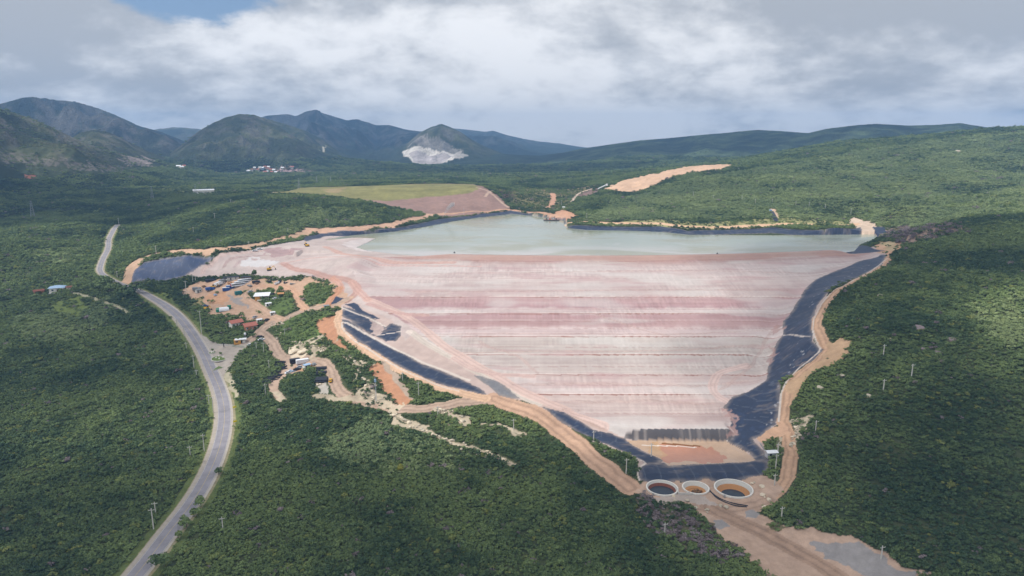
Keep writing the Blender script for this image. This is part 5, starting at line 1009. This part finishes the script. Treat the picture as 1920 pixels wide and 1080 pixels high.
# machines
def digger(px, py, yaw, label, arm=True):
    x, y, z = spot(px, py); t = empty('excavator', x, y, z, yaw, label, 'digger', 'yellow machines')
    for v in (-1, 1): b = MB(); b.box(0, v * 1.1, .05, 3.8, .6, .85, 0, .9); b.build('track', M['tyre'], t)
    b = MB(); b.box(-.4, 0, .95, 3.2, 2.4, 1.1, 0, .95); b.build('body', M['yellow_paint'], t); b = MB(); b.box(.6, .6, 2.05, 1.3, 1.1, 1.1, 0, .9); b.build('cab', M['glass_dark'], t)
    if arm: b = MB(); b.tube((1.1, -.4, 1.7), (3.6, -.4, 3.8), .26, 6); b.tube((3.6, -.4, 3.8), (5.0, -.4, 1.6), .2, 6); a = b.build('arm', M['yellow_paint'], t); c = MB(); c.box(5.0, -.4, .7, .8, 1.0, .9, 0, .7); c.build('bucket', M['tyre'], a)
    else: b = MB(); b.box(2.4, 0, .1, .3, 3.4, 1.2); b.build('blade', M['yellow_paint'], t)
digger(505, 507, .3, 'yellow excavator alone on the pale slope above the dirt yard'); digger(399, 541, .5, 'yellow excavator beside the white trucks in the dirt yard'); digger(576, 462, 2.4, 'yellow excavator at the lake corner by the far left shore'); digger(388, 581, -.4, 'yellow machine left of the white tent at the yard edge')
# white tent, green tank, orange shelter, skip
x, y, z = spot(420, 582); t = empty('tent', x, y, z, AX + .1, 'white rounded tent between green tanks at the lower left of the dirt yard', 'tent'); b = MB(); n = 10; vs = []
for u in (-3.6, 3.6): vs += [(u * (1 - .12 * math.sin(k * math.pi / n)), -2.2 * math.cos(k * math.pi / n), 2.6 * math.sin(k * math.pi / n) ** .7 - .05) for k in range(n + 1)]
b.add(vs, [(k, k + 1, n + 2 + k, n + 1 + k) for k in range(n)] + [tuple(range(n, -1, -1)), tuple(range(n + 1, 2 * n + 2))]); b.build('cover', M['white_metal'], t); b = MB(); b.box(3.4, 0, -.05, .12, 1.6, 1.9); b.build('flap', M['dark_opening'], t)
x, y, z = spot(410, 584); t = empty('round_tank', x, y, z, 0, 'round green tank at the left end of the white tent', 'tank'); b = MB(); b.lathe([(0, -.2), (1.9, -.2), (1.9, 2.2), (1.6, 2.5), (0, 2.6)], 24); b.build('tank', M['green_paint'], t, False); b = MB(); b.lathe([(1.92, 2.0), (2.0, 2.0), (2.0, 2.2), (1.92, 2.2)], 24); b.build('rim', M['white_metal'], t)
x, y, z = spot(527, 556); t = empty('shelter', x, y, z, AX - .2, 'yellow-framed open shelter right of the white-roofed office', 'shelter'); b = MB(); b.gable(0, 0, 2.3, 4.6, 3.4, .8, .2); b.build('roof', M['ochre_sludge'], t)
for u in (-2, 2):
    for v in (-1.5, 1.5): b = MB(); b.tube((u, v, -.2), (u, v, 2.3), .09, 6); b.build('post', M['yellow_paint'], t)
# rolls and piles of liner
def rolls(px, py, yaw, n, label, L=6):
    x, y, z = spot(px, py); t = empty('liner_rolls', x, y, z, yaw, label, 'liner rolls', 'stacked rolls of black liner')
    for k in range(n): b = MB(); row = k % 2; yy = (k // 2) * .95 - n * .22 + row * .47; b.tube((-L / 2, yy, .45 + row * .8), (L / 2, yy, .45 + row * .8), .45, 12); b.build('roll', M['black_plastic'], t)
rolls(603, 693, .15, 6, 'upper stack of black liner rolls beside the curved yard track'); rolls(603, 701, .15, 6, 'middle stack of black liner rolls beside the curved yard track'); rolls(603, 714, .15, 12, 'lowest and biggest stack of black liner rolls beside the curved yard track', 7); rolls(480 / 1, 530, AX, 5, 'row of dark rolls behind the parked buses'); rolls(430, 523, AX, 8, 'dark rolls under the trees behind the dirt yard', 9); rolls(395, 527, AX + .1, 8, 'dark rolls at the left back edge of the dirt yard', 8)
P = smooth_line(np.array([spot(*a) for a in ((529, 679), (527, 692), (518, 706), (506, 714), (494, 719))]), 2); b = MB(); rr_ = random.Random(9)
for k in range(70):
    f = rr_.random() * (len(P) - 1.01); a = P[int(f)]; u = rr_.uniform(-3.0, 3.0); yw = rr_.uniform(-.4, .4) + .6; c = Vector((a[0] + u, a[1] + rr_.uniform(-1, 1), a[2] + rr_.uniform(.2, .8))); d = Vector((math.cos(yw), math.sin(yw), rr_.uniform(-.1, .1))) * rr_.uniform(1.2, 2.4); b.tube(c - d, c + d, rr_.uniform(.2, .42), 7)
tag(b.build('liner_pile', M['black_plastic']), 'long curved pile of grey-black folded liner at the wood edge of the lower yard', 'pile')

# --- roundabout islands, signs, guard rail
def island(px, py, rx, ry, label, stones, tri=False):
    x, y, z = spot(px, py); t = empty('traffic_island', x, y, z, 0, label, 'traffic island', 'planted islands at the road junction'); k = 3 if tri else 36; off = math.pi / 2 if not tri else 2.2
    ring = lambda s_, zz: [(rx * s_ * math.cos(off + i * 6.2832 / k), ry * s_ * math.sin(off + i * 6.2832 / k), zz) for i in range(k)]
    b = MB(); b.add(ring(1, -.4) + ring(1, .22) + ring(.93, .22) + ring(.93, .05), [(j * k + i, j * k + (i + 1) % k, (j + 1) * k + (i + 1) % k, (j + 1) * k + i) for j in range(3) for i in range(k)]); b.build('kerb', M['kerb'], t)
    b = MB(); b.add(ring(.93, .12) + [(0, 0, .4)], [(i, (i + 1) % k, k) for i in range(k)]); b.build('planting', M['grass'], t)
    for i in range(stones):
        a, d = i * 2.4, .25 + .5 * ((i * .618) % 1); b = MB(); b.box(rx * d * math.cos(a), ry * d * math.sin(a), .15, 1.3, .9, .7, a, .6); b.build('stone', M['white_wall'], t)
    return t
island(414, 671, 5.8, 7.5, 'large oval planted island with white stones at the road junction', 5); island(409, 690, 3.2, 6.5, 'small triangular kerbed island below the oval one', 0, True); island(398, 661, 2.2, 3, 'tiny round planter island above the oval one', 3)
def sign(px, py, label):
    x, y, z = spot(px, py); t = empty('road_sign', x, y, z, facing(x, y) + .2, label, 'sign', 'yellow boards along the outside of the road bend')
    for u in (-.6, .6): b = MB(); b.tube((u, 0, -.3), (u, 0, 1.7), .05, 5); b.build('post', M['grey_metal'], t)
    b = MB(); b.box(0, -.07, .8, 2.0, .08, .95); b.build('board', M['sign_yellow'], t)
sign(440, 767, 'upper small yellow board on the right verge of the road bend'); sign(441, 794, 'lower small yellow board on the right verge of the road bend'); sign(364, 968, 'yellow board among dark trees on the right road edge near the bottom')
p = [Vector(spot(*a)) for a in ((187, 517), (200, 521), (212, 527), (222, 533))]; b = MB()
for a, c in zip(p[:-1], p[1:]):
    b.tube(a + Vector((0, 0, .8)), c + Vector((0, 0, .8)), .18, 5)
    for k in range(4): q = a.lerp(c, k / 4); b.box(q.x, q.y, q.z - .3, .15, .15, 1.2)
tag(b.build('guard_rail', M['fence_green']), 'pale green guard rail where the far road dips out of sight', 'guard rail')

# --- floating pump barge, spray, conveyor, culvert
q = at_z(1034, 413.5, WATER_Z); t = empty('pump_barge', q[0], q[1], WATER_Z, facing(q[0], q[1]), 'dark floating pump barge with small red and grey machinery by the far shore', 'barge'); b = MB()
for v in (-2, 2): b.tube((-10, v, .3), (10, v, .3), .7, 10)
b.build('pontoon', M['dark_opening'], t); b = MB(); b.box(0, 0, .95, 19, 5.6, .2); b.build('deck', M['rust'], t)
for k, (u, c) in enumerate(((-6, 'dark_opening'), (-2, 'red_paint'), (2.5, 'silver'), (6, 'dark_opening'))): b = MB(); b.box(u, 0, 1.15, 1.8, 1.8, 1.5 + .3 * (k % 2)); b.tube((u, 0, 2.4), (u, 0, 3.4), .2, 6); b.build('pump', M[c], t)
b = MB()
for k in range(11): b.box(-9.4 + k * 1.88, -2.7, 1.15, .06, .06, 1.0)
b.tube((-9.4, -2.7, 2.1), (9.4, -2.7, 2.1), .05, 4); b.build('railing', M['white_metal'], t)
for px, py, lb in ((832, 481, 'small dark buoy on the water left of centre near the dam crest'), (852, 474, 'small dark buoy farther out on the water left of centre'), (962, 481, 'small dark buoy near the dam crest below the lake centre'), (1345, 476, 'dark buoy by the pale patch on the water right of centre')):
    q = at_z(px, py, WATER_Z); t = empty('buoy', q[0], q[1], WATER_Z, 0, lb, 'buoy', 'dark buoys on the lake'); b = MB(); b.lathe([(0, -.3), (.8, -.1), (.9, .25), (.5, .6), (.15, .7), (.12, 1.5), (0, 1.55)], 14); b.build('float', M['dark_opening'], t)
x, y, z = spot(831, 406); b = MB(); dr = Vector((.62, 0, .78)); rows = 7; n = 14; vs = []
for k in range(rows): f = k / (rows - 1); c = Vector((13 * f, -4 * f, 16 * f ** .8)); r = .4 + 5.5 * f ** 1.2 * (1 if k < rows - 1 else .4); vs += [(c.x + r * math.cos(i * 6.283 / n), c.y + r * .8 * math.sin(i * 6.283 / n), c.z + (1.8 if k == rows - 1 else 0)) for i in range(n)]
b.add(vs, [(k * n + i, k * n + (i + 1) % n, (k + 1) * n + (i + 1) % n, (k + 1) * n + i) for k in range(rows - 1) for i in range(n)] + [tuple(range(n - 1, -1, -1)), tuple(range((rows - 1) * n, rows * n))])
o = b.build('water_spray', None); o.location = (x, y, z + .4); tag(o, 'white plume of water spray drifting up from the left shore of the lake', 'spray', None, 'stuff')
m, nt = new_mat('spray'); pos = nt.n('ShaderNodeTexCoord').outputs['Object']; dn = nt.math('MULTIPLY', nt.ramp(nt.noise(pos, .22, 4, .6), .36, .6), .28); nt.n('ShaderNodeOutputMaterial', {'Volume': nt.n('ShaderNodeVolumePrincipled', {'Color': (.95, .97, 1, 1), 'Density': dn}).outputs[0]}); o.data.materials.append(m)
x, y, z = spot(1131, 355); t = empty('conveyor', x, y, z, facing(x, y), 'white inclined conveyor with a hopper head at the left end of the sand heap', 'conveyor'); b = MB(); b.tube((-9, 0, .6), (5, 0, 7.5), .9, 6); b.build('boom', M['white_metal'], t); b = MB(); b.box(5.8, 0, 6.2, 3, 2.8, 3.4, 0, .7); b.build('hopper', M['white_metal'], t)
for u, zz_ in ((-3, 3.4), (3.5, 6.6)): b = MB(); b.tube((u, -1, -.5), (u, 0, zz_), .3, 5); b.tube((u, 1, -.5), (u, 0, zz_), .3, 5); b.build('leg', M['steel'], t)
P = [Vector(spot(*a)) for a in ((1446, 397), (1450, 404), (1456, 416))]; b = MB()
for a, c in zip(P[:-1], P[1:]): d = c - a; u = d.cross(Vector((0, 0, 1))).normalized() * 2.6; b.add([a + u + Vector((0, 0, .9)), a - u + Vector((0, 0, .9)), c - u + Vector((0, 0, .9)), c + u + Vector((0, 0, .9)), a + u * .8 - Vector((0, 0, .6)), a - u * .8 - Vector((0, 0, .6)), c - u * .8 - Vector((0, 0, .6)), c + u * .8 - Vector((0, 0, .6))], [(0, 1, 2, 3), (7, 6, 5, 4), (0, 4, 5, 1), (1, 5, 6, 2), (2, 6, 7, 3), (3, 7, 4, 0)])
t = b.build('culvert', M['black_plastic']); tag(t, 'steep dark lined culvert running down the far right hillside to the shore', 'culvert'); q = P[0]; b = MB(); b.box(q.x, q.y + 2, q.z - .5, 3, 2, 3); b.build('inlet', M['blue_metal'], t)
x, y, z = spot(1057, 392); t = empty('pump_hut', x, y, z, facing(x, y), 'tiny white hut on the bare spit at the far end of the lake', 'hut'); b = MB(); b.box(0, 0, -.4, 3.4, 3, 3); b.build('wall', M['white_wall'], t); b = MB(); b.gable(0, 0, 2.6, 3.4, 3, .7, .3); b.build('roof', M['white_metal'], t)

# --- rocks
def rock_mesh(seed):
    import bmesh
    bm = bmesh.new(); bmesh.ops.create_icosphere(bm, subdivisions=2, radius=1.0); r = np.random.default_rng(seed); d = r.normal(0, 1, (7, 3)); d /= np.linalg.norm(d, axis=1)[:, None]; c = r.uniform(.45, .85, 7)
    for v in bm.verts:
        p = np.array(v.co); k = d @ p; s_ = 1.0
        for kk_, cc in zip(k, c):
            if kk_ > cc: p = p - d[np.argmax(k)] * (kk_ - cc) * .8
        v.co = p * (1 + r.normal(0, .03))
    me = bpy.data.meshes.new('boulder'); bm.to_mesh(me); bm.free(); return me
def rocks(mat): L = [rock_mesh(k) for k in range(4)]; [me.materials.append(M[mat]) for me in L]; return L
RK = {k: rocks(k) for k in ('rock', 'mauve_rock', 'pale_stone')}
def boulder(px, py, size, label, group, mat='rock', flat=.6, seed=0):
    x, y, z = spot(px, py); o = bpy.data.objects.new('boulder', RK[mat][seed % 4]); COL.objects.link(o); o.location = (x, y, z + size * flat * .25); o.scale = (size, size * .8, size * flat); o.rotation_euler = (0, 0, seed * 1.7); tag(o, label, 'rock', group)
rr_ = random.Random(21)
for nm, path, n, wd in [('pale rubble boulder on the stony gully below the main dirt track', ((730, 775), (760, 790), (800, 808), (840, 828), (900, 848), (960, 868)), 60, 9), ('pale boulder on the stony strip left of the orange cut slope', ((645, 662), (670, 690), (690, 725), (705, 755)), 40, 10), ('pale boulder in the rocky corner of the lower yard', ((548, 640), (580, 645), (608, 655), (585, 668)), 22, 7),
                         ('pale boulder on the stony bank below the main dirt track at mid picture', ((818, 768), (850, 775), (868, 793)), 16, 8), ('pale boulder on the rocky bank beside the right bank track', ((1490, 790), (1500, 800), (1492, 820), (1482, 835)), 24, 10), ('pale stone along the edge of the main dirt track', ((505, 612), (530, 606), (515, 640), (540, 597)), 18, 8), ('stone scattered on bare ground around the round tanks', ((1210, 905), (1290, 945), (1330, 960), (1430, 905), (1440, 960)), 22, 12)]:
    for k in range(n):
        f = rr_.random() * (len(path) - 1); i = min(int(f), len(path) - 2); a, c = path[i], path[i + 1]; f -= i
        boulder(a[0] + (c[0] - a[0]) * f + rr_.gauss(0, wd * .4), a[1] + (c[1] - a[1]) * f + rr_.gauss(0, wd * .3), rr_.uniform(.4, 1.5), nm, nm.replace('boulder', 'boulders').replace('pale stone', 'pale stones').replace('stone scattered', 'stones scattered'), 'rock' if k % 3 else 'pale_stone', rr_.uniform(.45, .8), k)
boulder(551, 660, 5.0, 'largest flat pale slab at the rocky corner of the lower yard', None, 'pale_stone', .35, 1); boulder(569, 661, 4.2, 'second flat pale slab, right of the largest one', None, 'pale_stone', .35, 2)
for px, py, s_, lb in [(1722, 617, 3.4, 'largest bare mauve rock outcrop on the shaded right hillside'), (1783, 640, 3.2, 'wide low rock outcrop right of the largest one on the right hillside'), (1760, 662, 2.6, 'small mauve rock below the wide outcrop on the right hillside'), (1651, 556, 2.4, 'upper pale rock high on the right hillside'), (1632, 577, 2.4, 'pale rock just below the uppermost one on the right hillside'), (1672, 638, 2.4, 'brownish rock left of the largest outcrop on the right hillside'),
                       (1629, 744, 2.2, 'lone pale pink rock low on the right hillside'), (1537, 728, 2.4, 'flat pink rock near the right bank track'), (1579, 706, 2.0, 'small white rock above the flat pink rock by the right bank track'), (1795, 286, 7, 'pale rock high on the sunlit far right hill'), (1730, 655, 1.6, 'small white rock left below the wide outcrop')]: boulder(px, py, s_, lb, None, 'mauve_rock' if 'mauve' in lb or 'wide' in lb else 'rock', .55, int(px))

# --- bigger dark trees at the right road edge, yellow tree, garden trees
BIG = [crown_mesh('crown', 420, 90 + k, 7, .30, 1.15) for k in range(3)]
for me in BIG: me.materials.append(LEAF)
def tree(px, py, r, h, label, group=None, tint=0.0, k=0):
    x, y, z = spot(px, py); t = empty('tree', x, y, z, k * 1.3, label, 'tree', group); o = bpy.data.objects.new('crown', BIG[k % 3]); COL.objects.link(o); o.parent = t; o.location.z = h * .08; o.scale = (r, r, h * .5); o['tint'] = tint
    b = MB(); b.tube((0, 0, -.4), (.1, .1, h * .5), .16, 6, .1); b.build('trunk', BARK, t)
for k, a in enumerate([(409, 889, 1.9, 3.6, 'small dark tree overhanging the right road edge below the bend'), (377, 950, 2.6, 4.4, 'uppermost of the bigger dark trees along the right road edge'), (364, 968, 2.2, 4.0, 'second dark tree down the right road edge near the bottom'), (350, 988, 2.6, 4.6, 'third dark tree down the right road edge near the bottom'), (334, 1010, 1.8, 3.4, 'small round dark tree alone on the right road edge'), (309, 1062, 3.2, 5.6, 'largest dark tree on the right road edge at the very bottom')]): tree(*a, 'dark trees along the right road edge', 0, k)
tree(752, 884, 1.9, 3.4, 'single yellow-flowered tree in the green thicket at centre bottom', None, 2.0, 1)
for k, a in enumerate([(434, 604, 2.6, 5, 'dark tree at the left corner of the left red-tiled house'), (456, 622, 2.2, 4, 'dark bush between the two red-tiled houses'), (474, 632, 1.8, 3, 'dark round bush in the garden below the right red-tiled house'), (528, 547, 2.2, 5, 'small tree behind the yellow-framed shelter'), (476, 519, 2.6, 6, 'tree standing out of the hedge behind the dirt yard'), (415, 666, .9, 2.4, 'little palm-like tree on the oval traffic island'), (398, 659, .8, 2.2, 'little dark tree on the tiny round planter island')]): tree(*a, None, 0, k)

# --- more of the site's huts, stacks and parked cars
def hut(px, py, sx, sy, h, yaw, wall, roof, label):
    x, y, z = spot(px, py); t = empty('site_hut', x, y, z, facing(x, y) + yaw, label, 'hut', 'small huts of the work site'); b = MB(); b.box(0, 0, -.4, sx, sy, h + .4); b.build('wall', M[wall], t); r = MB(); r.gable(0, 0, h, sx, sy, .5, .3); r.build('roof', M[roof], t)
    d = MB(); d.box(-sx * .2, -sy / 2 - .04, 0, .9, .1, 1.9); d.build('door', M['dark_opening'], t); w = MB(); w.box(sx * .22, -sy / 2 - .04, 1.0, 1.0, .08, .8); w.build('window', M['glass_dark'], t)
for a in [(437, 524, 9, 4, 2.2, .05, 'concrete', 'black_plastic', 'long low hut with dark roof under the trees at the back of the dirt yard'), (462, 524, 7, 4, 2.2, .0, 'wood', 'black_plastic', 'second dark-roofed hut at the back of the dirt yard, right of the long one'), (372, 548, 4, 3, 2.2, .4, 'concrete', 'grey_metal', 'small grey hut at the left edge of the dirt yard by the pole'), (503, 573, 4, 2.6, 1.8, .3, 'white_wall', 'white_metal', 'tiny white hut on the green patch below the office'),
          (511, 590, 3.2, 2.4, 1.8, .2, 'white_wall', 'white_metal', 'tiny white hut on grey ground where the yard tracks meet'), (486, 604, 3.6, 2.6, 2, .3, 'pale_stone', 'white_metal', 'small pale hut above the main dirt track right of the red roofs'), (575, 690, 4, 3, 2.2, .5, 'white_wall', 'blue_metal', 'small bluish-roofed hut right of the containers in the lower yard'), (612, 578, 3.4, 2.6, 2, .1, 'concrete', 'grey_metal', 'small grey hut beside the haul road crossing')]: hut(*a)
def stack(px, py, mat, n, label):
    x, y, z = spot(px, py); t = empty('material_stack', x, y, z, facing(x, y) + px % 3, label, 'stack', 'stacked materials around the yards')
    for k in range(n): b = MB(); b.box((k % 3) * 1.5 - 1.5, (k // 3) * 1.4, 0, 1.3, 1.1, .6 + .3 * (k % 2)); b.build('crate', M[mat], t)
for a in [(383, 537, 'wood', 5, 'brown crates at the left back of the dirt yard'), (404, 553, 'blue_metal', 4, 'pale blue crates in the middle of the dirt yard, below the blue truck'), (433, 531, 'ochre_sludge', 4, 'ochre crates between trucks and buses'), (470, 536, 'grey_metal', 6, 'grey crates right of the farthest bus'), (482, 531, 'wood', 5, 'brown crates behind the round green yard'), (506, 528, 'black_plastic', 6, 'black crates left of the parked pickup at the yard corner'), (537, 531, 'black_plastic', 6, 'black crates right of the parked cars at the yard corner'),
          (549, 533, 'grey_metal', 5, 'grey crates at the far right corner of the dirt yard'), (452, 589, 'pale_stone', 5, 'pale crates beside the yard track above the red roofs'), (563, 700, 'black_plastic', 5, 'black crates below the dark car in the lower yard'), (549, 697, 'blue_metal', 4, 'pale blue crates beside the white car in the lower yard'), (590, 683, 'grey_metal', 5, 'grey crates at the right end of the lower yard'), (600, 722, 'pale_stone', 5, 'pale crates below the biggest stack of liner rolls')]: stack(*a)
for a in [(385, 575, 0, 'blue_paint', 'blue car at the lower left edge of the dirt yard'), (470, 548, .6, 'silver', 'silver car on the track left of the round green yard'), (517, 561, .2, 'white_metal', 'white car beside the office porch'), (512, 553, 1.0, 'dark_opening', 'dark car behind the white-roofed office'), (478, 596, .9, 'silver', 'silver car parked behind the right red-tiled house'), (470, 648, .4, 'white_metal', 'white car at the gate right of the gatehouse'), (563, 690, -.2, 'silver', 'silver car beside the white container in the lower yard'), (620, 715, 1.3, 'yellow_paint', 'yellow car on the curved yard track by the liner rolls')]: car(a[0], a[1], AX + a[2], a[3], a[4])
# railings and steps on the round tanks
for (q, r), lb in zip(TANKS, ('left', 'middle', 'right')):
    x, y = q; b = MB()
    for k in range(7): b.box(x - r * .72 - .1, y - r * .72 - .5 - k * .28, .62 - k * .3, .9, .3, .1)
    tag(b.build('steps', M['steel']), f'short metal steps up to the rim of the {lb} round tank', 'steps')
# ---------------------------------------------------------------- air
def haze():
    b = MB(); b.box(0, 3020, -9.5, 9400, 6360, 400); o = b.build('haze', None); tag(o, kind='stuff')
    m, t = new_mat('haze_air'); v = t.n('ShaderNodeVolumePrincipled', {'Color': (.30, .57, 1.0, 1), 'Density': HAZE, 'Anisotropy': .2})
    t.n('ShaderNodeOutputMaterial', {'Volume': v.outputs[0]}); o.data.materials.append(m)
HAZE = 1.65e-4
haze()
# ---------------------------------------------------------------- unseen clouds above the air box, each added sunward of the ground it shades
def cloud(gx, gy, rx, ry, dens, thick=130, hc=1500, seed=0):
    import bmesh
    k = (hc - 30) / sun_dir.z; bm = bmesh.new(); bmesh.ops.create_icosphere(bm, subdivisions=4, radius=1.0); o3 = seed * 7.7
    for v in bm.verts:
        a = np.array([v.co.x * 2.2 + o3]); b_ = np.array([v.co.y * 2.2 - o3]); n = float(fbm(a, b_, 200 + seed, 4)[0]) - .5; v.co = (v.co.x * rx * (1 + .5 * n), v.co.y * ry * (1 + .5 * n), math.copysign(abs(v.co.z) ** .55, v.co.z) * thick * (1 + 1.2 * n))
    me = bpy.data.meshes.new('cloud'); bm.to_mesh(me); bm.free(); o = link('cloud', me, None); o.location = (gx + sun_dir.x * k, gy + sun_dir.y * k, hc); tag(o, kind='stuff')
    m, t = new_mat('shade_cloud_vapour'); v = t.n('ShaderNodeVolumePrincipled', {'Color': (.9, .92, .95, 1), 'Density': dens, 'Anisotropy': .6}); t.n('ShaderNodeOutputMaterial', {'Volume': v.outputs[0]}); me.materials.append(m)
for k, a in enumerate([(-40, 190, 640, 125, .0075), (345, 560, 140, 140, .005), (195, 350, 65, 120, .005), (-600, 930, 290, 200, .006), (-900, 4300, 1200, 800, .004), (-860, 2330, 150, 200, .006), (1300, 2900, 1300, 520, .006), (-1350, 1600, 260, 200, .005), (-350, 430, 150, 150, .0035), (-2150, 2800, 700, 420, .003), (0, 2100, 500, 300, .006)]): cloud(*a, seed=k)  # bottom and left foreground ones also stand in for vignetted frame corners
